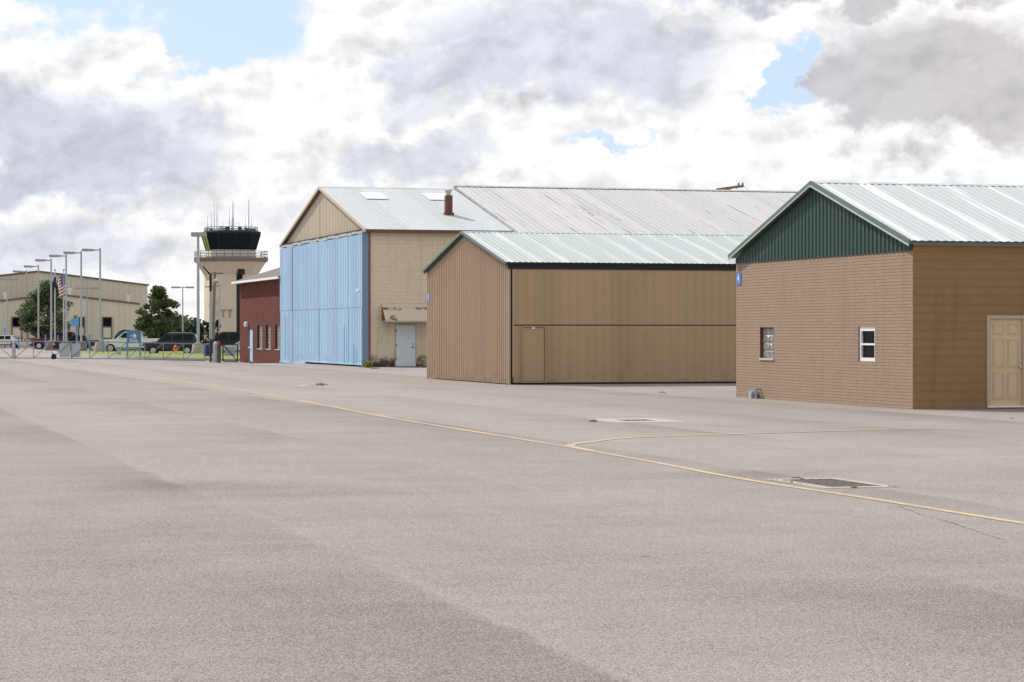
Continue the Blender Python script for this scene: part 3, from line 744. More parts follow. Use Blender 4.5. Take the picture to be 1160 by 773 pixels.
# skylights, chimney
def roofz(v): return zr - (zr - ze) / (ym + .3) * abs(v - ym)
M['sky_panel'] = plain('fibreglass_skylight', (.85, .84, .80), .3, var=.04)
for (a, b, c, d_) in ((1.75, 2.95, 8.0, 9.8), (5.3, 6.5, 8.0, 9.8)):
    g = MB(); g.prism([(c, roofz(c) + .03), (d_, roofz(d_) + .03), (d_, roofz(d_) + .075), (c, roofz(c) + .075)], (a, b), 'x'); g.build('skylight', M['sky_panel'], bh)
g = MB(); g.box(5.12, 3.82, 7.75, 5.48, 4.18, 9.05); ch = g.build('chimney', M['chim'], bh)
g = MB(); g.box(5.05, 3.75, 7.8, 5.55, 4.25, 8.12); g.build('flashing', M['chim'], ch)
g = MB(); g.tube((5.3, 4, 9.05), (5.3, 4, 9.22), .13, n=12); g.tube((5.3, 4, 9.22), (5.3, 4, 9.34), .19, n=12); g.tube((5.3, 4, 9.34), (5.3, 4, 9.40), .19, .05, n=12); g.build('flue_cap', M['galv'], ch)
# awning and side door
M['awn'] = None
def awning_mat():
    m, b = new_mat('rusting_cream_awning'); p = texco(); x_, y_, z_ = sep(p)
    n = noise(vec(x_ * 1.0, z_ * 1.6, 0.0), 3.2, 8, .7); q = noise(vec(x_, z_ * 3.0, 4.0), 1.7, 3)
    hi = smooth(E.m('ABSOLUTE', z_ - 2.98), .16, .02)
    lf = smooth(E.m('ABSOLUTE', x_ - 1.15), .55, .05) * smooth(z_, 3.1, 2.5)
    k = smooth(n * .55 + q * .25 + hi * .17 + lf * .16, .545, .60)
    c = mixc(smooth(noise(p, 12, 3), .3, .7), (.07, .03, .02), (.30, .10, .03))
    link(mixc(k, (.56, .48, .36), c), b.inputs['Base Color']); b.inputs['Roughness'].default_value = .6
    return m
M['awn'] = awning_mat()
g = MB(); u0, u1, zt, zb, dd_ = .74, 3.9, 3.24, 2.40, .95
g.add([(u0, -.02, zt), (u1, -.02, zt), (u1, -dd_, zb), (u0, -dd_, zb), (u0, -.02, zt - .03), (u1, -.02, zt - .03), (u1, -dd_, zb - .05), (u0, -dd_, zb - .05)],
      [(0, 1, 2, 3), (7, 6, 5, 4), (0, 3, 7, 4), (3, 2, 6, 7), (1, 5, 6, 2)])
aw = g.build('awning', M['awn'], bh)
g = MB(); g.add([(u0 + .01, -.02, zt - .04), (u0 + .01, -dd_ + .02, zb - .04), (u0 + .01, -.02, zb - .04), (u0 + .03, -.02, zt - .04), (u0 + .03, -dd_ + .02, zb - .04), (u0 + .03, -.02, zb - .04)], [(0, 1, 2), (5, 4, 3), (0, 3, 4, 1), (1, 4, 5, 2), (2, 5, 3, 0)]); g.build('side_panel', M['maroon'], aw)
g = MB(); g.box(u0 - .02, -dd_ - .02, zb - .09, u1, -dd_ + .02, zb - .052); g.box(u0 - .02, -dd_ + .02, zb - .09, u0 + .02, 0, zb - .052); g.build('edge_bar', M['lt_trim'], aw)
g = MB(); g.tube((u0 + .1, -dd_ + .02, zb - .09), (u0 - .05, -.02, 1.25), .014, n=6); g.build('brace', M['lt_trim'], aw)
g = MB(); g.box(1.50, -.05, .03, 2.50, -.012, 2.14); dd = g.build('door', M['greydoor'], bh)
g = MB(); 
for q in ((1.44, .02, 1.50, 2.19), (2.50, .02, 2.56, 2.19), (1.50, 2.14, 2.50, 2.19)): g.box(q[0], -.03, q[1], q[2], -.003, q[3])
g.build('door_frame', M['beige_trim'], dd)
g = MB(); g.tube((2.38, -.05, 1.02), (2.38, -.12, 1.02), .035, n=8); g.box(2.30, -.12, 1.0, 2.40, -.10, 1.04); g.build('door_handle', M['brownf'], dd)
g = MB(); g.tube((2.38, -.05, 1.18), (2.38, -.08, 1.18), .03, n=8); g.build('deadbolt', M['brownf'], dd)
for z_ in (.35, 1.05, 1.8): g = MB(); g.box(1.485, -.065, z_, 1.52, -.051, z_ + .12); g.build('hinge', M['brownf'], dd)
g = MB(); g.lathe([(.10, 0), (.12, .05), (.10, .16), (.04, .20)], (-.36, .55, 3.78), 10); g.box(-.30, .50, 3.80, -.22, .60, 3.94); lt = g.build('wall_light', M['white'], bh)

# ---------------- red brick building
CR = CH + V * WH
M['redbrick'] = masonry('red_brick', (.185, .036, .024), (.075, .016, .012), (.045, .02, .016), .203, .0762, 'y', .010, .6)
M['shingle'] = plain('weathered_shingles', (.135, .118, .10), .95, var=.22, scale=2.5, bmp=.5)
M['slitglass'] = glass_block_mat('r')
brd = thing('red_brick_building', 'low red brick building with three narrow glass block windows and shingled hip roof', 'building', CR, TH)
X0 = .12; H = 5.0; LR = 16.4
w = MB(); holes = [(7.94, 9.75, .72, 2.22), (4.94, 6.6, .72, 2.22), (1.75, 3.4, .72, 2.22), (11.57, 12.85, -.3, 1.94)]
w.wall_holes('x', X0, .05, LR, -.5, H, holes, .18, -1)
w.box(X0 + .3, .05, -.5, 12, .2, H); w.box(X0 + .003, LR - .003, -.5, 12, LR + .2, H); w.build('wall', M['redbrick'], brd)
for (a, b, c, d_) in holes[:3]: glass_block_window(brd, X0, a, b, c, d_, .13, 6, 7, True)
a, b, c, d_ = holes[3]
g = MB(); g.box(X0 + .03, a, c, X0 + .09, b, d_); dd = g.build('door', plain('sky_blue_door', (.36, .58, .78), .5, var=.04), brd)
g = MB(); g.box(X0 - .10, b - .28, .72, X0 + .03, b - .12, .82); g.build('door_handle', M['white'], dd)
g = MB(); g.lathe([(.05, -.02), (.16, .0), (.16, .2), (.10, .30), (.03, .32)], (X0 - .12, 13.3, 2.15), 10); g.build('wall_light', M['white'], brd)
g = MB(); e = .5
g.add([(X0 - e, -.1, H + .125), (X0 - e, LR + e, H + .125), (12.5, LR + e, H + .125), (12.5, -.1, H + .125), (6.2, LR + e - 6.2, H + 2.35), (6.2, -.1, H + 2.35)], [(0, 1, 4, 5), (1, 2, 4), (2, 3, 5, 4), (0, 5, 3), (3, 2, 1, 0)])
rf = g.build('roof', M['shingle'], brd)
g = MB(); g.box(X0 - e - .02, -.1, H, X0 - e + .10, LR + e + .02, H + .135); g.box(X0 - e + .10, LR + e - .1, H, 12.5, LR + e + .02, H + .135); g.box(X0 - e + .1, 0, H + .02, X0 + .2, LR + e - .1, H + .06); g.build('fascia', M['white'], rf)

# ---------------- beige metal halls far left
M['hall'] = metal_sheet('beige_hall_sheet', (.60, .55, .42), 'x', .6, var=.05, panel=1.2, panel_var=.06)
M['hall_trim'] = plain('brown_trim', (.16, .10, .08), .6)
O = at(43, 280, 0)
hall = thing('metal_hall', 'big beige ribbed metal hall with lower front annex behind the car park', 'building', O, TH)
hw, z0, z1 = 12.65, 7.2, 8.7
w = MB(); w.prism([(-hw, 0), (hw, 0), (hw, z0), (0, z1), (-hw, z0)], (.05, 30), 'y')
w.corr((-hw, 0, 0), (hw, 0, 0), lambda t: (-hw + 2 * hw * t, 0, z1 - (z1 - z0) * abs(2 * t - 1)), (0, -1, 0), .62, .05, 'rib'); w.build('wall', M['hall'], hall)
g = MB(); g.prism([(-hw - .2, z0), (0, z1 + .02), (hw + .2, z0), (hw + .2, z0 + .16), (0, z1 + .2), (-hw - .2, z0 + .16)], (-.15, 30), 'y'); g.build('roof', M['hall_trim'], hall)
pk, pz, sl2, xl, xr = 1.8, 5.95, .115, -9.0, 10.9
w = MB(); w.prism([(xl, 0), (xr, 0), (xr, pz - sl2 * (xr - pk)), (pk, pz), (xl, pz - sl2 * (pk - xl))], (-5.95, -.1), 'y')
w.corr((xl, -6, 0), (xr, -6, 0), lambda t: (xl + (xr - xl) * t, -6, pz - sl2 * abs(xl + (xr - xl) * t - pk)), (0, -1, 0), .62, .05, 'rib'); an = w.build('annex', M['hall'], hall)
g = MB(); q = .1; za, zb_ = pz - sl2 * (pk - xl), pz - sl2 * (xr - pk)
g.prism([(xl - q, za), (pk, pz), (xr + q, zb_), (xr + q, zb_ + .2), (pk, pz + .2), (xl - q, za + .2)], (-6.15, -.1), 'y'); g.build('roof', M['hall_trim'], an)
M['cream_panel'] = plain('cream_window_panel', (.68, .60, .48), .6)
def pxu(px, off=6.0):
    o_ = O - V * off; r = (px - 580) / FPX; return (r * o_.y - o_.x) / (U.x - r * U.y)
for (a, b, full) in ((13, 25, 1), (88.5, 96, 1), (115.5, 127, 1), (31, 41, 0), (68, 78, 0)):
    x0_, x1_ = pxu(a), pxu(b)
    g = MB(); zt = 3.5 if full else 2.4
    for q in ((x0_, 1.0, x0_ + .12, zt), (x1_ - .12, 1.0, x1_, zt), (x0_ + .12, zt - .12, x1_ - .12, zt), (x0_ + .12, 1.0, x1_ - .12, 1.12)) + (((x0_ + .12, 2.3, x1_ - .12, 2.42),) if full else ()): g.box(q[0], -6.14, q[1], q[2], -6.02, q[3])
    wo = g.build('window', M['hall_trim'], an)
    g = MB(); g.box(x0_ + .12, -6.07, 1.12, x1_ - .12, -6.06, 2.3 if full else zt - .12); g.build('panel', M['cream_panel'], wo)
    if full: g = MB(); g.box(x0_ + .12, -6.08, 2.42, x1_ - .12, -6.06, 3.38); g.build('pane', M['glass'], wo)
for px_, off in ((6.5, 1.0), (79, .6), (145.5, 1.2)):
    u_ = pxu(px_, 5.0); zb_ = pz - sl2 * abs(u_ - pk)
    g = MB(); g.tube((u_, -5, zb_), (u_, -5, zb_ + .75), .16, n=8); g.tube((u_, -5, zb_ + .75), (u_, -5, zb_ + .95), .24, n=8); g.build('vent_pipe', M['white'], an)

# ---------------- control tower
M['tower'] = plain('tower_concrete', (.63, .53, .41), .85, var=.09, scale=.6, bmp=.3)
M['tower_l'] = plain('balcony_edge', (.20, .155, .115), .8, var=.15)
M['cabglass'] = glass_dark('cab_glass', (.012, .018, .025), .05)
M['cabgreen'] = glass_dark('green_tinted_glass', (.22, .34, .05), .15)
M['tower_w'] = plain('cab_sill_wall', (.62, .56, .49), .7, var=.08)
M['gate_d'] = plain('dark_railing', (.07, .07, .08), .5); YT = 300.0; T0 = at(261.5, YT, 0)
tw = thing('control_tower', 'concrete airport control tower with dark glass cab, railed balcony and antennas', 'tower', T0, TH * 1.0)
tw['label'] = 'cream concrete airport control tower with flared balcony and dark glass cab topped by antennas'
def oct_(r, z_, k=.30, rot=0.0):
    """square with cut corners: half width r, chamfer k*r"""
    c = r * k; return [(r, -r + c, z_), (r, r - c, z_), (r - c, r, z_), (-r + c, r, z_), (-r, r - c, z_), (-r, -r + c, z_), (-r + c, -r, z_), (r - c, -r, z_)]
def loft(mb, rings, mi=0, cap=True):
    n_ = len(rings[0]); vs = [p for r_ in rings for p in r_]
    fs = [(k * n_ + i, k * n_ + (i + 1) % n_, (k + 1) * n_ + (i + 1) % n_, (k + 1) * n_ + i) for k in range(len(rings) - 1) for i in range(n_)]
    if cap: fs += [list(range(n_))[::-1], [i + (len(rings) - 1) * n_ for i in range(n_)]]
    return mb.add(vs, fs, mi)
def tz(py): return hz_(py, YT - 4)
rs = 3.0
w = MB(); loft(w, [oct_(rs, 0), oct_(rs, tz(311)), oct_(4.05, tz(296), .42)]); w.build('shaft', M['tower'], tw)
w = MB(); loft(w, [oct_(4.18, tz(296) - .02, .42), oct_(4.28, tz(291.5), .42)]); w.build('balcony', M['tower_l'], tw)
w = MB(); loft(w, [oct_(2.75, tz(292), .35), oct_(2.75, tz(282.5), .35)]); w.build('cab_wall', M['tower_w'], tw)
def cab(r0, r1, z0_, z1_, k=.35): return oct_(r0, z0_, k), oct_(r1, z1_, k)
a, b = cab(2.80, 3.32, tz(282.3), tz(264.5))
w = MB(); w.add(a + b, [(i, (i + 1) % 8, (i + 1) % 8 + 8, i + 8) for i in (0, 1, 2, 3, 5, 6, 7)], 0)
w.add(a + b, [(4, 5, 13, 12)], 1); cg = w.build('cab_glazing', [M['cabglass'], M['cabgreen']], tw)
for i in range(8):
    w = MB(); w.bar(Vector(a[i]), Vector(b[i]), .12, .12); w.build('mullion', M['rubber'], cg)
    A_, B_, A2, B2 = Vector(a[i]), Vector(b[i]), Vector(a[(i + 1) % 8]), Vector(b[(i + 1) % 8])
    if (A_ - A2).length > 2.5:
        w = MB(); w.bar(A_.lerp(A2, .5) * 1.004, B_.lerp(B2, .5) * 1.004, .09, .09); w.build('mullion', M['rubber'], cg)
w = MB(); w.lathe([(2.2, tz(282)), (2.2, tz(279.5))], (0, 0, 0), 12); w.build('console', plain('console_grey', (.20, .32, .36), .5, var=.5, scale=1.5), tw)
w = MB(); loft(w, [oct_(3.36, tz(264.4), .35), oct_(3.40, tz(262), .35), oct_(3.1, tz(261), .35)]); w.build('roof', M['rubber'], tw)
def railing(parent, r, z0_, h_, mat, k, step=.9, nm='railing', rr_=.035):
    g = MB(); P_ = [Vector(p) for p in oct_(r, z0_, k)]
    for i in range(8):
        p, q = P_[i], P_[(i + 1) % 8]
        for hh in (.1, h_ * .55, h_): g.tube(p + Vector((0, 0, hh)), q + Vector((0, 0, hh)), rr_, n=5)
        m_ = max(1, int((q - p).length / step))
        for j in range(m_):
            s_ = p.lerp(q, j / m_); g.tube(s_, s_ + Vector((0, 0, h_)), rr_, n=5)
    return g.build(nm, mat, parent)
railing(tw, 4.15, tz(291.5), .80, M['gate_d'], .42, .9)
railing(tw, 3.0, tz(261.2), .5, M['gate_d'], .35, 1.2, 'roof_railing', .04)
random.seed(11)
ants = [(235.5, 241), (239.5, 239), (241.2, 224), (246.0, 224), (252.5, 251), (259.5, 232), (265.0, 227), (271, 250), (277.5, 241), (280.8, 224), (283.4, 224), (285.8, 242), (263.5, 250)]
for i, (px_, py_) in enumerate(ants):
    dx = (px_ - 261.5) * YT / FPX; yy = random.uniform(-1.6, 1.6)
    lx = dx * math.cos(TH) + yy * math.sin(TH) ; ly = -dx * math.sin(TH) + yy * math.cos(TH)
    z0_ = tz(261.2); g = MB(); r_ = .075 if px_ == 265.0 else .03
    g.tube((lx, ly, z0_), (lx, ly, z0_ + (tz(py_) - z0_) * .45), r_ * 1.5, n=6); g.tube((lx, ly, z0_ + (tz(py_) - z0_) * .45), (lx, ly, tz(py_)), r_, r_ * .5, n=6)
    g.build('antenna', M['galv'], tw)
for i in range(9):
    lx, ly = random.uniform(-2.7, 2.7), random.uniform(-2.7, 0); s_ = random.uniform(.15, .35); z0_ = tz(261.2)
    g = MB(); g.box(lx - s_, ly - s_, z0_, lx + s_, ly + s_, z0_ + random.uniform(.25, .6), 0); g.build('roof_equipment', M['white'] if i % 3 == 0 else M['rubber'], tw, bevel=.03)
# dark stair slot on the face turned to the camera, T-shaped vents, foot band
g = MB(); g.box(.30, -rs - .45, tz(311), 1.15, -rs + .1, tz(299)); g.box(.22, -rs - .06, .2, .92, -rs + .1, tz(311)); g.build('stair_slot', M['rubber'], tw)
g = MB(); g.box(.30, -rs - .14, tz(318), .92, -rs - .07, tz(313)); g.build('slot_louvre', M['cabglass'], tw)
for lx in (-1.42, -.62):
    g = MB(); g.box(lx - .30, -rs - .04, tz(353), lx + .30, -rs, tz(350.5)); g.box(lx - .13, -rs - .035, tz(360), lx + .13, -rs, tz(353)); g.build('vent', plain('vent_grey', (.30, .265, .22), .8), tw)
g = MB(); loft(g, [oct_(rs + .03, 0), oct_(rs + .03, tz(376.5))]); g.build('foot_band', M['tower_l'], tw)

# ================================================================== gate and barrier
M['gate'] = plain('grey_gate_tube', (.26, .27, .29), .5, .5, var=.15)
M['gate_dk'] = plain('dark_gate_tube', (.05, .05, .06), .5, .3, var=.2)
M['panel'] = plain('grey_gate_board', (.42, .46, .50), .6, var=.06)
M['brown_post'] = plain('brown_bollard', (.12, .075, .065), .7, var=.25)
M['redc'] = plain('red_plastic', (.55, .03, .03), .4)
YG = 160.0
def gate(name, label, pxs, h=1.1, diag='/', mat='gate', panels=(), Y0=YG, Y1=YG, r=.035, zoff=.07):
    def Yp(px): t = (px - pxs[0]) / (pxs[-1] - pxs[0]); return Y0 + (Y1 - Y0) * t
    base = at(pxs[0], Y0); root = thing(name, label, 'gate', base)
    P_ = [at(p, Yp(p)) - base + Vector((0, 0, zoff)) for p in pxs]
    g = MB()
    for i in range(len(P_) - 1):
        g.tube(P_[i], P_[i + 1], r, n=6); g.tube(P_[i] + Vector((0, 0, h)), P_[i + 1] + Vector((0, 0, h)), r, n=6)
    g.tube(P_[0], P_[0] + Vector((0, 0, h)), r, n=6); g.tube(P_[-1], P_[-1] + Vector((0, 0, h)), r, n=6)
    g.build('frame', M[mat], root)
    for i in range(1, len(P_) - 1):
        g = MB(); g.tube(P_[i], P_[i] + Vector((0, 0, h)), r * .75, n=6); g.build('upright', M[mat], root)
    for i in range(len(P_) - 1):
        a, b = (P_[i], P_[i + 1] + Vector((0, 0, h))) if diag == '/' else (P_[i] + Vector((0, 0, h)), P_[i + 1])
        g = MB(); g.tube(a, b, r * .75, n=6); g.build('brace', M[mat], root)
    for (p0, p1, za, zb) in panels:
        q0, q1 = at(p0, Yp(p0)) - base, at(p1, Yp(p1)) - base
        g = MB(); g.box(q0.x, q0.y + .05, q0.z + za, q1.x, q1.y + .08, q1.z + zb); g.build('panel', M['panel'], root)
    return root
g1_ = gate('sliding_gate', 'long grey tubular sliding gate with two grey boards across the car park entrance', [17, 38, 59, 80.5, 101.5, 122.5, 143.5, 164, 185, 208, 232], panels=((67, 79, .14, 1.06), (80.5, 91, .14, 1.06)))
g = MB(); p = at(61, YG) - at(17, YG); g.tube((p.x, -.10, .13), (p.x, .10, .13), .17, n=14); g.box(p.x - .09, -.12, .10, p.x + .09, .12, .34); g.build('wheel', M['rubber'], g1_)
gate('gate_leaf', 'short left leaf of the grey tubular gate cut by the left edge of the photo', [-8, 14], diag='\\')
gate('gate_leaf', 'dark framed gate leaf with one grey board beside the red brick building', [252.5, 269], diag='\\', mat='gate_dk', panels=((254.5, 266.5, .42, 1.02),), r=.045)
def post(name, label, px, Y, h, r, mat, cap=None, cat='post', group=None):
    t = thing(name, label, cat, at(px, Y), 0, group)
    g = MB(); g.lathe([(r, -.05), (r, h - r * .5), (r * .8, h), (0.001, h + r * .3)], n=12); g.build('shaft', mat, t)
    if cap: g = MB(); g.tube((0, 0, h * cap[0]), (0, 0, h * cap[1]), r * 1.08, n=12); g.build('band', cap[2], t)
    return t
post('gate_post', 'thick pale gate post standing where the two grey gate leaves meet', 15.5, 159.8, 1.25, .10, M['galv'], cat='gate post')
post('gate_post', 'black square-shouldered gate post at the right end of the long sliding gate', 238.6, 158.6, 1.55, .075, M['gate_dk'], cat='gate post')
post('bollard', 'pale concrete bollard between the black gate post and the brown bollard', 244.3, 158.5, 1.32, .19, M['galv'], cat='bollard')
post('bollard', 'brown weathered bollard with a red band near its top beside the dark gate leaf', 247.9, 156.5, 1.38, .13, M['brown_post'], cap=(.86, .94, M['redc']), cat='bollard')
post('barrel', 'navy blue barrel standing on the lawn behind the gate near the black gate post', 235.5, 172, .95, .30, plain('navy_plastic', (.02, .035, .14), .4), cat='barrel')

# ================================================================== light poles
M['pole'] = plain('pale_grey_pole', (.40, .41, .43), .45, .3, var=.06)
M['lamp_head'] = plain('lamp_housing', (.36, .33, .32), .5, var=.08)
M['lens'] = plain('lamp_lens', (.6, .58, .5), .3)
M['ped'] = plain('brown_pedestal', (.20, .15, .115), .85, var=.25, scale=4)
M['ped_l'] = plain('concrete_pedestal', (.36, .31, .26), .85, var=.2, scale=4)
def lamp_pole(label, px, Y, H, ped=True, head='side', light=False, pr=.10, group=None, hl=1.05):
    t = thing('light_pole', label, 'light pole', at(px, Y), 0, group)
    z0_ = 0
    if ped:
        g = MB(); g.lathe([(.55, -.05), (.53, .25), (.42, .85), (.36, .92), (.18, .95)], n=12); g.build('pedestal', M['ped_l'] if light else M['ped'], t, smooth_=True); z0_ = .93
        g = MB(); g.box(-.22, -.22, .94, .22, .22, .985); g.build('base_plate', M['galv'], t)
    g = MB(); g.tube((0, 0, z0_), (0, 0, H), pr, pr * .78, n=10); g.build('pole', M['pole'], t, smooth_=True)
    if head == 'side':
        g = MB(); g.tube((0, 0, H - .18), (-.55, 0, H - .15), .055, n=8); g.build('arm', M['lamp_head'], t)
        g = MB(); g.prism([(-.45, H - .22), (-.55, H - .08), (-.45 - hl, H - .05), (-.5 - hl, H - .12), (-.45 - hl, H - .26), (-.6, H - .26)], (-.20, .20), 'y'); lh = g.build('lamp_head', M['lamp_head'], t, bevel=.03)
        g = MB(); g.box(-.4 - hl, -.16, H - .285, -.7, .16, H - .262); g.build('lens', M['lens'], lh)
    elif head == 'box':
        g = MB(); g.box(-.52, -.30, H - .32, .62, .30, H); lh = g.build('lamp_head', M['lamp_head'], t, bevel=.03)
        g = MB(); g.box(-.42, -.22, H - .335, .52, .22, H - .322); g.build('lens', M['lens'], lh)
    elif head == 'tee':
        g = MB(); g.tube((-.35, 0, H - .1), (.35, 0, H - .1), .05, n=6); g.build('arm', M['lamp_head'], t)
        for s_ in (-1, 1):
            g = MB(); g.box(min(s_ * .3, s_ * 1.25), -.18, H - .20, max(s_ * .3, s_ * 1.25), .18, H + .0); g.build('lamp_head', M['lamp_head'], t, bevel=.03)
    return t
GP = 'row of car park light poles'
rows = [(113.5, 203.5, 'first and tallest-looking light pole of the row, beside the white pickup nose'),
        (92, 210.8, 'second light pole of the row, rising just right of the grey gate boards'),
        (75, 219.5, 'third light pole of the row, just right of the striped flag'),
        (58, 233.0, 'fourth light pole of the row, just left of the navy flag'),
        (43.5, 255.0, 'fifth light pole of the row, rising past the ridge of the beige hall'),
        (30, 276.0, 'sixth and farthest light pole of the row, left of the big round tree')]
for i, (px_, Y_, lb) in enumerate(rows):
    lamp_pole(lb, px_, Y_, 8.85, group=GP, light=(i == 0))
lamp_pole('tall light pole with a flat box head on a pale pedestal before the tower', 224.5, 186, 9.45, head='box', light=True, pr=.12)
lamp_pole('slim twin-headed light pole by the left edge before the beige hall', 8, 268, 7.7, ped=False, head='tee', pr=.09)
lamp_pole('slim twin-headed light pole against the beige hall between the two tallest poles', 99, 262, 6.6, ped=False, head='tee', pr=.06)
lamp_pole('distant twin-headed light pole beside the right tree', 207, 262, 6.7, ped=False, head='tee', pr=.08)
# pole with a slanted black arm, and the leaning wooden utility pole
t = thing('light_pole', 'pale pole with a slanted black arm reaching left in front of the control tower', 'light pole', at(238.6, 192))
g = MB(); g.tube((0, 0, 0), (-.0, 0, 5.0), .11, n=8); g.build('pole', M['pole'], t)
g = MB(); g.tube((0, 0, 5.0), (0, 0, 6.35), .10, n=8); g.tube((0, 0, 6.3), (-.62, 0, 7.0), .06, n=6); g.build('arm', M['rubber'], t)
M['wood'] = plain('weathered_pole_wood', (.22, .17, .13), .85, var=.25)
t = thing('utility_pole', 'leaning wooden utility pole with crossarm and transformers before the control tower', 'utility pole', at(240.8, 200)); lean = Vector((.18, 0, 0))
def up(z_): return Vector((lean.x * z_ / 6.8, 0, z_))
g = MB(); g.tube(up(0), up(6.75), .15, .11, n=8); g.build('pole', M['wood'], t)
g = MB(); g.bar(up(6.6) + Vector((-.55, -.1, 0)), up(6.6) + Vector((.75, -.1, .02)), .09, .12); g.build('crossarm', M['wood'], t)
for dx in (-.5, -.1, .7):
    g = MB(); g.lathe([(.04, 0), (.06, .08), (.03, .15)], tuple(up(6.67) + Vector((dx, -.1, 0))), 8); g.build('insulator', M['galv'], t)
g = MB(); g.bar(up(5.5) + Vector((-.75, -.1, 0)), up(5.5) + Vector((.5, -.1, .1)), .07, .09); g.build('crossarm', M['wood'], t)
for z_, dx in ((4.3, .33), (4.0, -.28), (3.35, .38)):
    g = MB(); p = up(z_); g.tube(p + Vector((dx, -.1, -.28)), p + Vector((dx, -.1, .18)), .13, n=8); g.tube(p + Vector((dx, -.1, .18)), p + Vector((dx, -.1, .28)), .05, n=6); g.build('transformer', M['galv'], t)
t = thing('camera_pole', 'slender pale pole with a domed camera head in front of the control tower shaft', 'camera pole', at(248.5, 190))
g = MB(); g.tube((0, 0, 0), (0, 0, 5.6), .055, n=8); g.build('pole', M['pole'], t)
g = MB(); g.tube((0, 0, 5.55), (-.35, 0, 5.75), .04, n=6); g.lathe([(.05, .2), (.2, .15), (.22, 0), (.12, -.12), (.02, -.16)], (-.25, 0, 5.75), 10); g.build('camera_head', M['galv'], t)
# top of a utility pole seen over the long roof
t = thing('utility_pole', 'tall utility pole whose tilted crossarm shows above the ridge of the long white roof', 'utility pole', at(826, 232, 0))
zc = hz_(214.0, 232)
g = MB(); g.tube((0, 0, 0), (0, 0, zc + .02), .17, .12, n=8); g.build('pole', M['wood'], t)
g = MB(); g.bar((-1.25, -.16, zc - .10), (1.38, -.16, zc + .26), .18, .24); g.build('crossarm', M['wood'], t)
g = MB(); g.tube((.25, -.2, zc + .03), (.1, 0, zc - .9), .03, n=5); g.tube((.75, -.18, zc + .12), (.1, 0, zc - 1.0), .03, n=5); g.build('brace', M['galv'], t)
for dx in (.88, 1.28):
    g = MB(); g.lathe([(.03, 0), (.03, .10), (.10, .14), (.08, .24), (.10, .28), (.03, .34)], (dx, -.16, zc + .19 + dx * .03), 8); g.build('insulator', M['redpipe'], t)
g = MB(); g.tube((1.38, -.16, zc + .24), (2.3, .3, zc - .42), .022, n=5); g.build('guy_wire', M['galv'], t)
g = MB(); g.tube((-.25, -.2, zc - .45), (-.25, -.2, zc - .02), .12, n=8); g.build('transformer', M['brownf'], t)

# ================================================================== flags
def flag_mat_stripes():
    m, b = new_mat('striped_flag_cloth'); uv = texco('UV'); s_, t_, _ = sep(uv)
    st = E.m('MODULO', E.m('FLOOR', t_ * 13.0), 2.0)
    c = mixc(st, (.36, .0, .008), (.85, .85, .84))
    can = E.m('MULTIPLY', E.m('LESS_THAN', s_, .40), E.m('GREATER_THAN', t_, 6 / 13))
    gx = E.m('FRACT', s_ * 15.0) - .5; gy = E.m('FRACT', (t_ - 6 / 13) * 9.3) - .5
    star = E.m('LESS_THAN', gx * gx + gy * gy, .045)
    c = mixc(can, c, mixc(star, (.025, .06, .20), (.75, .75, .78)))
    link(c, b.inputs['Base Color']); b.inputs['Roughness'].default_value = .8; return m
def flag(parent, name, mat, hoist_top, hoist, fly, drop, sway, folds, seed, sign=-1):
    nx, ny = 34, 16; vs = []; uv = []
    for j in range(ny + 1):
        t = j / ny
        for i in range(nx + 1):
            s_ = i / nx
            # cloth hanging from the hoist: the fly end sinks, folds gather it
            x_ = sign * (sway * s_ ** .8) * (.55 + .45 * t) + .05 * math.sin(folds * s_ * 6.28 + t * 2)
            z_ = hoist_top - (1 - t) * hoist * (1 - .15 * s_) - drop * s_ ** 1.15
            y_ = .16 * math.sin(folds * s_ * 6.28 + t * 1.3) * min(1, s_ * 3)
            vs.append((x_, y_, z_)); uv.append((s_, t))
    fs = [(j * (nx + 1) + i, j * (nx + 1) + i + 1, (j + 1) * (nx + 1) + i + 1, (j + 1) * (nx + 1) + i) for j in range(ny) for i in range(nx)]
    me = bpy.data.meshes.new(name); me.from_pydata(vs, [], fs); me.materials.append(mat)
    ul = me.uv_layers.new(name='UVMap')
    for l in me.loops: ul.data[l.index].uv = uv[l.vertex_index]
    for p_ in me.polygons: p_.use_smooth = True
    o = bpy.data.objects.new(name, me); COL.objects.link(o); o.parent = parent; return o
M['flagpole'] = plain('white_flagpole', (.50, .49, .48), .4, .2, var=.05)
for (px_, Y_, kind) in ((72.2, 226.0, 0), (62.2, 240.0, 1)):
    H = hz_(306, Y_)
    t = thing('flagpole', ['pale flagpole standing close to the third light pole, flying the red and white striped flag', 'pale flagpole carrying the limp navy flag'][kind], 'flagpole', at(px_, Y_), 0, 'two flagpoles in the car park')
    g = MB(); g.tube((0, 0, 0), (0, 0, H - .1), .075, .05, n=8); g.build('pole', M['flagpole'], t, smooth_=True)
    g = MB(); g.lathe([(.02, 0), (.09, .06), (.11, .12), (.07, .2), (.01, .23)], (0, 0, H - .1), 8); g.build('finial', M['galv'], t)
    fl = thing('flag', ['red and white striped flag with blue starred corner hanging limp from the pole', 'navy blue flag hanging limp from the other flagpole'][kind], 'flag', at(px_, Y_)) if 0 else None
    if kind == 0:
        f_ = flag(None, 'flag', flag_mat_stripes(), hz_(310.5, Y_), 1.95, 2.2, .75, .78, 1.0, 1)
    else:
        f_ = flag(None, 'flag', plain('navy_flag_cloth', (.03, .04, .14), .8, var=.2), hz_(313, Y_), 1.0, 1.6, .62, .30, 1.3, 2)
        f_.scale.x = .9
    f_.location = at(px_, Y_) + Vector((.10, -.1, 0))
    tag(f_, ['red and white striped flag with a blue starred corner, hanging half limp', 'navy blue flag hanging limp between the light poles'][kind], 'flag', 'flags on the poles')

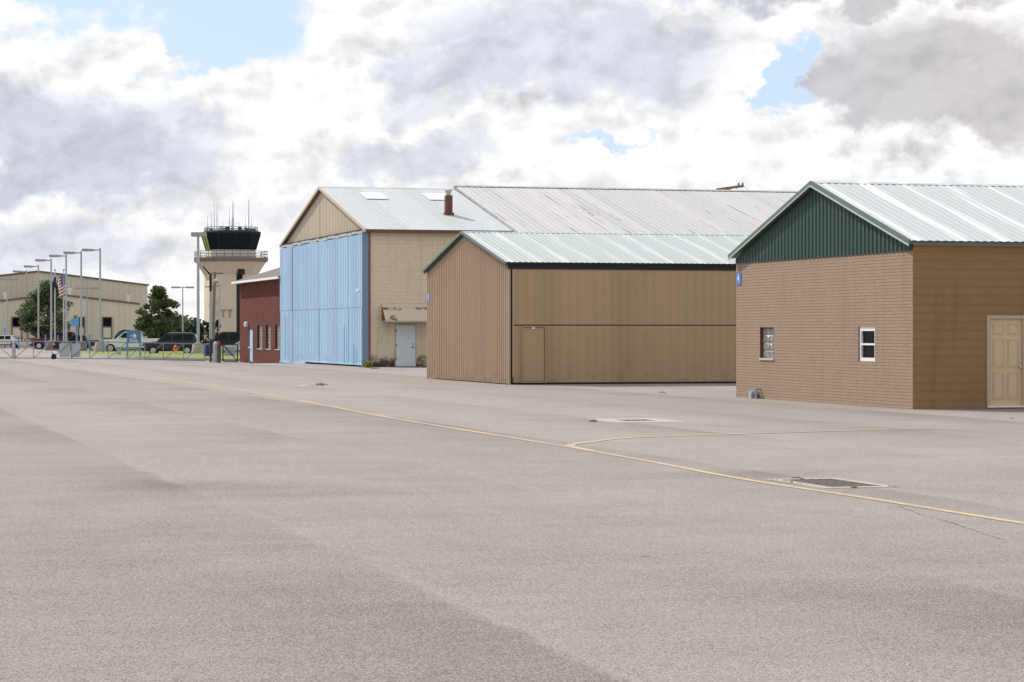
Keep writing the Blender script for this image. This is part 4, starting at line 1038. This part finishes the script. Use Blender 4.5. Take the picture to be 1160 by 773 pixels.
# ================================================================== signs, hydrant, boxes
M['sign_b'] = plain('blue_directional_sign', (.07, .20, .36), .45, var=.05)
M['sign_w'] = plain('sign_lettering', (.72, .74, .74), .5, var=.02)
M['bluepost'] = plain('blue_sign_post', (.10, .28, .45), .5, var=.1)
Y_ = 168.0; k = Y_ / FPX
t = thing('exit_sign', 'blue sign on two blue posts reading Exit under a white arrow', 'sign', at(151.5, Y_))
g = MB(); g.box(-.47, -.03, 1.04, .47, .03, hz_(374, Y_) + .0); sf = g.build('sign_panel', M['sign_b'], t, bevel=.01)
for x_ in (-.44, .44): g = MB(); g.box(x_ - .05, .032, -.1, x_ + .05, .10, hz_(374.5, Y_)); g.build('post', M['bluepost'], t)
g = MB(); g.prism([(-.20, 1.58), (.05, 1.58), (-.05, 1.70), (.06, 1.70), (.22, 1.545), (.06, 1.39), (-.05, 1.39), (.05, 1.51), (-.20, 1.51)], (-.045, -.032), 'y'); g.build('arrow', M['sign_w'], sf)
tx = text_mesh('lettering', 'Exit', .36, M['sign_w'], sf); tx.location = (0, -.040, 1.22); tx.rotation_euler = (R(90), 0, 0)
Y_ = 216.0
t = thing('sign', 'square blank blue sign on a tall blue post in front of the round tree', 'sign', at(87, Y_))
g = MB(); g.box(-.52, -.03, hz_(369.5, Y_), .20, .02, hz_(361, Y_)); g.build('sign_panel', plain('bright_blue_sign', (.10, .32, .58), .45), t, bevel=.01)
g = MB(); g.box(-.10, .022, 0, .06, .10, hz_(362, Y_)); g.build('post', M['bluepost'], t)
for i, (px_, Y_, h) in enumerate(((21, 240, 1.35), (51.5, 232, 1.5), (65.5, 222, 1.45), (101.5, 200, 1.5), (116.5, 196, 1.25), (5.5, 262, 2.2))):
    lb = ['blue post below the leftmost hall window', 'blue post between the two maroon vehicle poles', 'blue post left of the grey gate boards', 'blue post in front of the black pickup bed', 'blue post beside the pedestal of the nearest row pole', 'slender blue post at the left edge'][i]
    g = MB(); g.box(-.06, -.06, 0, .06, .06, h); g.box(-.075, -.075, h, .075, .075, h + .03); o = g.build('marker_post', M['bluepost']); o.location = at(px_, Y_); tag(o, lb, 'post', 'blue posts along the parking bays')
Y_ = 180
t = thing('fire_hydrant', 'yellow fire hydrant with a red top on the grass', 'fire hydrant', at(199, Y_) + Vector((0, 0, .12)))
g = MB(); g.lathe([(.20, 0), (.20, .05), (.14, .08), (.13, .38), (.15, .40)], n=12); g.build('barrel', plain('hydrant_yellow', (.75, .50, .04), .4), t, smooth_=True)
g = MB(); g.lathe([(.17, .40), (.17, .46), (.15, .50), (.13, .60), (.06, .66), (.03, .72), (.03, .76)], n=12); g.build('bonnet', M['redc'], t, smooth_=True)
for s_ in (-1, 1): g = MB(); g.tube((s_ * .10, 0, .34), (s_ * .24, 0, .34), .075, n=8); g.build('nozzle', M['redc'], t)
for (px_, Y_, w_, h, lb) in ((134.5, 178, .34, .45, 'small grey utility box on the lawn left of the exit sign'), (231.0, 183, .35, .72, 'grey utility cabinet beside the big pale pole pedestal')):
    t = thing('utility_box', lb, 'utility box', at(px_, Y_) + Vector((0, 0, .12)), .2)
    g = MB(); g.box(-w_ / 2, -.12, 0, w_ / 2, .12, h); g.build('cabinet', M['galv'], t, bevel=.02)
    g = MB(); g.box(-w_ / 2 + .03, -.135, .04, w_ / 2 - .03, -.122, h - .04); g.build('door', M['pole'], t)

# ================================================================== vehicles
M['tyre'] = plain('tyre_rubber', (.02, .02, .02), .85); M['rim'] = plain('alloy_rim', (.5, .5, .52), .3, .8)
M['carglass'] = glass_dark('car_glass', (.015, .02, .022), .04)
M['headlamp'] = plain('headlamp_lens', (.7, .72, .72), .1); M['tail'] = plain('tail_lamp', (.4, .01, .01), .2)
def car_paint(name, c):
    m, b = new_mat(name); b.inputs['Base Color'].default_value = (*c, 1); b.inputs['Roughness'].default_value = .28
    b.inputs['Coat Weight'].default_value = .05; b.inputs['Specular IOR Level'].default_value = .3; b.inputs['Coat Roughness'].default_value = .05; p = texco()
    link(mixc(noise(p, 3, 3) * .08, c, (.2, .18, .15)), b.inputs['Base Color']); return m
P = {k_: car_paint(k_ + '_car_paint', c) for k_, c in dict(white=(.75, .75, .74), grey=(.030, .030, .038), maroon=(.12, .008, .015), black=(.010, .010, .013), silver=(.55, .56, .58)).items()}
def arch(cx, r, zb, n=7): return [(cx - r * math.cos(math.pi * i / n), zb + r * math.sin(math.pi * i / n)) for i in range(n + 1)]
SHAPES = {  # nose at -x; length L, width w, lower profile top, cabin bottom/top points
 'suv': dict(L=4.75, w=1.88, r=.37, wx=(-1.42, 1.40), low=[(-2.37, .45), (-2.36, .80), (-2.25, 1.00), (-1.15, 1.12), (2.30, 1.15), (2.37, .95), (2.37, .42)], cb=[-1.18, 2.26], ct=[-.42, 2.02], zt=1.80, win=[(-.66, .10), (.18, 1.0), (1.08, 1.88)]),
 'sedan': dict(L=4.6, w=1.78, r=.32, wx=(-1.40, 1.35), low=[(-2.3, .38), (-2.3, .66), (-2.1, .80), (-1.0, .95), (1.55, .98), (2.25, .93), (2.30, .7), (2.30, .38)], cb=[-1.0, 1.75], ct=[-.25, 1.05], zt=1.42, win=[(-.5, .32), (.40, 1.0)]),
 'pickup': dict(L=5.6, w=1.95, r=.40, wx=(-1.78, 1.75), low=[(-2.8, .5), (-2.79, .95), (-2.6, 1.10), (-1.35, 1.22), (.95, 1.22), (.96, 1.26), (2.8, 1.26), (2.8, .52)], cb=[-1.35, .92], ct=[-.55, .72], zt=1.86, win=[(-.72, .02), (.10, .62)]),
}
def vehicle(kind, label, name, cat, paint, px, Y, rz=0.0, flip=False, group='vehicles parked behind the gate', roofrack=False, scale=1.0):
    S = SHAPES[kind]; w = S['w'] / 2; root = thing(name, label, cat, at(px, Y), rz, group)
    if flip: root.rotation_euler.z = rz + math.pi
    root.scale = (scale,) * 3
    zb = .32; pts = [(S['low'][0][0], zb)] if 0 else []
    lowpts = list(S['low']); base = []
    # underside with arches from rear to front
    xs2 = sorted(S['wx'], reverse=True)
    base.append((lowpts[-1][0] - .02, zb))
    for cx in xs2: base += [(q[0], q[1]) for q in reversed(arch(cx, S['r'] + .06, zb))]
    base.append((lowpts[0][0] + .02, zb))
    prof = lowpts + base
    mb = MB(); n = len(prof)
    secs = [(-w, .93), (-w * .93, .985), (w * .93, .985), (w, .93)]
    rings = []
    cxm = 0; czm = .7
    for (yy, sc_) in ((-w + .10, .0), (-w, 1), (w, 1), (w - .10, 0)):
        rings.append([(x_ , yy, z_) for (x_, z_) in prof])
    mb.prism(prof, (-w, w), 'y')
    body = mb.build('body', P[paint], root, bevel=.05, smooth_=True)
    # dark wheel wells
    g = MB(); g.box(S['low'][0][0] + .3, -w + .25, .30, S['low'][-1][0] - .3, w - .25, .9); g.build('underbody', M['rubber'], root)
    # cabin
    zl = S['low'][3][1] - .03; zt = S['zt']; (b0, b1), (t0, t1) = S['cb'], S['ct']; wi = w - .04; wt = w - .27
    vs = [(b0, -wi, zl), (b1, -wi, zl), (b1, wi, zl), (b0, wi, zl), (t0, -wt, zt), (t1, -wt, zt), (t1, wt, zt), (t0, wt, zt)]
    g = MB(); g.add(vs, [(3, 2, 1, 0), (4, 5, 6, 7), (0, 1, 5, 4), (1, 2, 6, 5), (2, 3, 7, 6), (3, 0, 4, 7)]); cb = g.build('cabin', P[paint], root, bevel=.07, smooth_=True)
    def side(x_, f, s_, off=.012):
        y_ = (wi + (wt - wi) * f + off) * s_; return (x_, y_, zl + (zt - zl) * f)
    fb, ft = .16, .86
    for s_ in (-1, 1):
        for k_, (a, b) in enumerate(S['win']):
            la = b0 + (t0 - b0) * ft if k_ == 0 else a; lb_ = b0 + (t0 - b0) * fb + .12 if k_ == 0 else a
            la = max(la + .08, a) if k_ == 0 else a
            ub = b
            if k_ == len(S['win']) - 1: ub = min(b, b1 + (t1 - b1) * ft - .08)
            g = MB(); q = [side(lb_ + .02, fb, s_), side(b, fb, s_), side(ub, ft, s_), side(la, ft, s_)]; q2 = [(p_[0], p_[1] - s_ * .03, p_[2]) for p_ in q]
            g.add(q + q2, [(0, 1, 2, 3), (4, 5, 6, 7), (0, 1, 5, 4), (1, 2, 6, 5), (2, 3, 7, 6), (3, 0, 4, 7)]); g.build('side_window', M['carglass'], cb)
    def end(xb, xt, f, yk, off):
        x_ = xb + (xt - xb) * f + off; y_ = (wi + (wt - wi) * f - .12) * yk; return (x_, y_, zl + (zt - zl) * f)
    g = MB(); q = [end(b0, t0, .10, -1, -.015), end(b0, t0, .10, 1, -.015), end(b0, t0, .88, 1, -.015), end(b0, t0, .88, -1, -.015)]; q2 = [(p_[0] + .03, p_[1], p_[2]) for p_ in q]
    g.add(q + q2, [(0, 1, 2, 3), (4, 5, 6, 7), (0, 1, 5, 4), (1, 2, 6, 5), (2, 3, 7, 6), (3, 0, 4, 7)]); g.build('windscreen', M['carglass'], cb)
    g = MB(); q = [end(b1, t1, .16, -1, .015), end(b1, t1, .16, 1, .015), end(b1, t1, .86, 1, .015), end(b1, t1, .86, -1, .015)]; q2 = [(p_[0] - .03, p_[1], p_[2]) for p_ in q]
    g.add(q + q2, [(0, 1, 2, 3), (4, 5, 6, 7), (0, 1, 5, 4), (1, 2, 6, 5), (2, 3, 7, 6), (3, 0, 4, 7)]); g.build('rear_window', M['carglass'], cb)
    for cx in S['wx']:
        for s_ in (-1, 1):
            r_ = S['r']; y0_, y1_ = s_ * (w - .24), s_ * (w - .01)
            wh = thing('wheel', '', '', (cx, 0, 0)); wh.parent = root
            for k_ in ('label', 'category'): del wh[k_]
            g = MB(); g.tube((0, y0_, r_), (0, y1_, r_), r_, n=20); g.build('tyre', M['tyre'], wh)
            g = MB(); g.tube((0, y1_ - s_ * .01, r_), (0, y1_ + s_ * .012, r_), r_ * .62, n=16)
            for i in range(5):
                t_ = i * 1.2566; g.bar((0, y1_ + s_ * .018, r_), (math.cos(t_) * r_ * .58, y1_ + s_ * .02, r_ + math.sin(t_) * r_ * .58), .05, .03)
            g.build('rim', M['rim'], wh)
    x0_, z0_ = S['low'][1]; x1_, z1_ = S['low'][-2]
    for s_ in (-1, 1):
        g = MB(); g.box(x0_ - .02, s_ * (w - .42) if s_ < 0 else w - .42, z0_ - .22, x0_ + .22, s_ * (w - .0) + s_ * .012 if s_ > 0 else -(w - .0) - .012, z0_ - .02)
        lo_, hi_ = sorted((s_ * (w - .42), s_ * (w + .008)))
        g = MB(); g.box(x0_ - .02, lo_, z0_ - .20, x0_ + .20, hi_, z0_ - .03); g.build('headlight', M['headlamp'], root, bevel=.02)
        lo_, hi_ = sorted((s_ * (w - .28), s_ * (w + .008)))
        g = MB(); g.box(S['low'][-1][0] - .14, lo_, .78, S['low'][-1][0] + .02, hi_, 1.02); g.build('tail_light', M['tail'], root, bevel=.02)
        g = MB(); lo_, hi_ = sorted((s_ * (w + .01), s_ * (w + .20))); g.box(b0 + .42, lo_, zl + .02, b0 + .54, hi_, zl + .20); g.build('wing_mirror', P[paint], root, bevel=.03)
        g = MB(); lo_, hi_ = sorted((s_ * (w + .001), s_ * (w + .03)))
        g.box(S['wx'][0] + S['r'] + .12, lo_, .40, S['wx'][1] - S['r'] - .12, hi_, .47)
        g.box(.16, lo_, zl - .16, .34, hi_ - (0 if s_ < 0 else 0), zl - .12); g.build('door_trim', M['rubber'], root)
    g = MB(); g.box(S['low'][0][0] - .07, -w + .08, .38, S['low'][0][0] + .1, w - .08, .56); g.build('bumper', M['rubber'] if kind != 'sedan' else P[paint], root, bevel=.03)
    if kind == 'pickup':
        g = MB(); g.box(1.05, -w + .12, 1.262, 2.7, w - .12, 1.272); g.build('bed_floor', M['rubber'], root)
    if roofrack:
        for s_ in (-1, 1):
            g = MB(); g.tube((t0 + .3, s_ * (wt - .05), zt + .05), (t1 - .2, s_ * (wt - .05), zt + .05), .025, n=6); g.build('roof_rail', M['rim'], root)
    return root
vehicle('suv', 'dark grey SUV parked side-on behind the fire hydrant, its grey flank toward the gate', 'parked_suv', 'SUV', 'grey', 193.5, 189, TH * .3, roofrack=True, scale=.93)
vehicle('pickup', 'white pickup truck with dark wheel arches behind the exit sign', 'pickup_truck', 'pickup truck', 'white', 149.5, 207, TH * .2, scale=.98)
vehicle('pickup', 'black pickup truck behind the grey gate boards, its bed to the right', 'pickup_truck', 'pickup truck', 'black', 89.5, 222, 0.05, scale=.80)
vehicle('suv', 'maroon SUV under the big round tree, behind the flagpoles', 'parked_suv', 'SUV', 'maroon', 61, 247, .1, scale=1.0)
vehicle('sedan', 'low white saloon car at the far left edge', 'parked_car', 'car', 'white', 3, 262, 0, scale=1.0)
vehicle('suv', 'black SUV half hidden behind the red brick building', 'parked_suv', 'SUV', 'black', 258, 187, .05, scale=1.0)
vehicle('sedan', 'silver-white saloon nose and windscreen just behind the dark gate leaf', 'parked_car', 'car', 'silver', 281, 178, 0, scale=.95)
vehicle('sedan', 'small silver car whose wheel shows between the pole pedestals at left', 'parked_car', 'car', 'silver', 45, 238, .2, flip=True, scale=.72) if 0 else None
# dark green domed cover behind the white pickup
t = thing('domed_shelter', 'dark green rounded canvas shelter behind the white pickup hood', 'shelter', at(143, 232))
g = MB(); g.prism([(1.15 * math.cos(math.pi * i / 14), 1.95 * math.sin(math.pi * i / 14)) for i in range(15)], (-1.2, 1.2), 'y'); g.build('canvas', plain('green_canvas', (.02, .12, .075), .7), t)
g = MB()
for yy in (-1.23, 1.23):
    for i in range(14):
        a, b = math.pi * i / 14, math.pi * (i + 1) / 14; g.tube((1.15 * math.cos(a), yy, 1.95 * math.sin(a)), (1.15 * math.cos(b), yy, 1.95 * math.sin(b)), .05, n=5)
g.build('hoop', M['rubber'], t)

# ================================================================== trees
M['leaf_a'] = leafy('broad_leaves', (.035, .062, .022), (.13, .165, .07))
M['leaf_b'] = leafy('dark_tree_leaves', (.022, .042, .012), (.13, .16, .05))
M['leaf_c'] = leafy('evergreen_needles', (.012, .026, .012), (.030, .05, .022))
M['leaf_d'] = leafy('distant_wood_leaves', (.028, .05, .022), (.06, .085, .035))
M['bark'] = plain('tree_bark', (.09, .07, .05), .9, var=.3, scale=4)
def leaves(clumps, n, size, seed):
    """many small leaf faces through the volume of each clump; clump = centre, radii"""
    random.seed(seed); mb = MB(); tot = sum(c[1][0] * c[1][1] * c[1][2] for c in clumps)
    for c, r in clumps:
        k = int(n * r[0] * r[1] * r[2] / tot)
        for _ in range(k):
            d_ = Vector((random.gauss(0, 1), random.gauss(0, 1), random.gauss(0, 1))).normalized() * (random.random() ** .42) * random.uniform(.8, 1.12)
            p = Vector(c) + Vector((d_.x * r[0], d_.y * r[1], d_.z * r[2])); s_ = size * random.uniform(.6, 1.5)
            a = Vector((random.gauss(0, 1), random.gauss(0, 1), random.gauss(0, .6))).normalized(); b = a.cross(Vector((random.gauss(0, 1), random.gauss(0, 1), random.gauss(0, 1)))).normalized()
            mb.add([p - a * s_, p + b * s_ * .5, p + a * s_, p - b * s_ * .5], [(0, 1, 2, 3)])
    return mb
def tree(label, px, Y, H, rad, seed, leaf, n=5200, size=.13, base=.8, cone=.0, group=None, name='tree', squash=1.0, nclump=46):
    random.seed(seed); t = thing(name, label, 'tree', at(px, Y), random.uniform(0, 6), group)
    cl = []; 
    for i in range(nclump):
        f = random.random(); z_ = base + (H - base) * (.08 + .86 * f)
        prof_ = math.sin(math.pi * min(1, (.12 + .88 * f)) ** (.8)) if not cone else (1 - f) ** cone * 1.0 + .12
        rr_ = rad * max(.15, prof_); a = random.uniform(0, 6.283); q = rr_ * math.sqrt(random.random()) * .92
        s_ = rad * random.uniform(.10, .27)
        cl.append(((q * math.cos(a), q * math.sin(a) , z_), (s_, s_, s_ * .75 * squash)))
    g = MB(); g.tube((0, 0, -.1), (.05, 0, base + (H - base) * .45), H * .022, H * .013, n=8); g.tube((.05, 0, base + (H - base) * .45), (0, .1, H * .9), H * .013, H * .004, n=6)
    random.seed(seed + 1)
    for c, r in random.sample(cl, min(14, len(cl))):
        z_ = max(base * .7, c[2] - math.hypot(c[0], c[1]) * .8); g.tube((.03, 0, z_), c, H * .008, H * .003, n=5)
    g.build('trunk', M['bark'], t)
    leaves(cl, n, size, seed + 2).build('crown', leaf, t)
    return t
tree('big round green tree in front of the beige hall behind the flagpoles', 56, 258, hz_(318, 258), 3.3, 23, M['leaf_a'], n=15000, size=.13, base=.9, nclump=130)
tree('dark leafy tree at the right corner of the beige hall', 179.5, 232, hz_(323, 232), 2.35, 8, M['leaf_b'], n=9500, size=.12, base=1.0, nclump=90)
for i, (px_, H, r_, lb) in enumerate(((222, 3.1, .95, 'dark evergreen shrub left of the tall box-headed light pole'), (231, 2.9, 1.0, 'dark evergreen shrub just right of the box-headed light pole'), (245.5, 3.0, .85, 'dark pointed evergreen shrub at the right of the utility pole'), (213, 2.4, .9, 'dark evergreen shrub leftmost, beside the distant twin-headed pole'))):
    tree(lb, px_, 246 + i, H, r_, 60 + i, M['leaf_c'], n=2600, size=.10, base=.1, cone=.45, group='evergreen shrubs before the tower', name='evergreen_shrub', nclump=40, squash=1.4)
# far wooded rise
random.seed(77); cl = []
for i in range(420):
    X = random.uniform(-175, -70); Y_ = random.uniform(500, 560); pxx = 580 + X * FPX / Y_
    hgt = 1.2 + 3.8 * math.exp(-((pxx - 190) / 70.0) ** 2) + random.uniform(-.5, .5)
    cl.append(((X, Y_, hgt * .55), (random.uniform(2.2, 4.0), 3.0, hgt * .62)))
o = leaves(cl, 26000, .50, 78).build('woods', M['leaf_d']); o['kind'] = 'stuff'
structure(grid_mesh('hill', [-400 + 20 * i for i in range(28)], [560 + 25 * j for j in range(16)], lambda X, Y: -2 + 8.5 * math.exp(-((X + 128) / 34) ** 2 - ((Y - 720) / 90) ** 2) + 2.2 * math.exp(-((X + 180) / 90) ** 2 - ((Y - 760) / 90) ** 2), M['leaf_hill'] if 'leaf_hill' in M else plain('wooded_hill', (.035, .055, .022), .95, var=.5, scale=.12)))
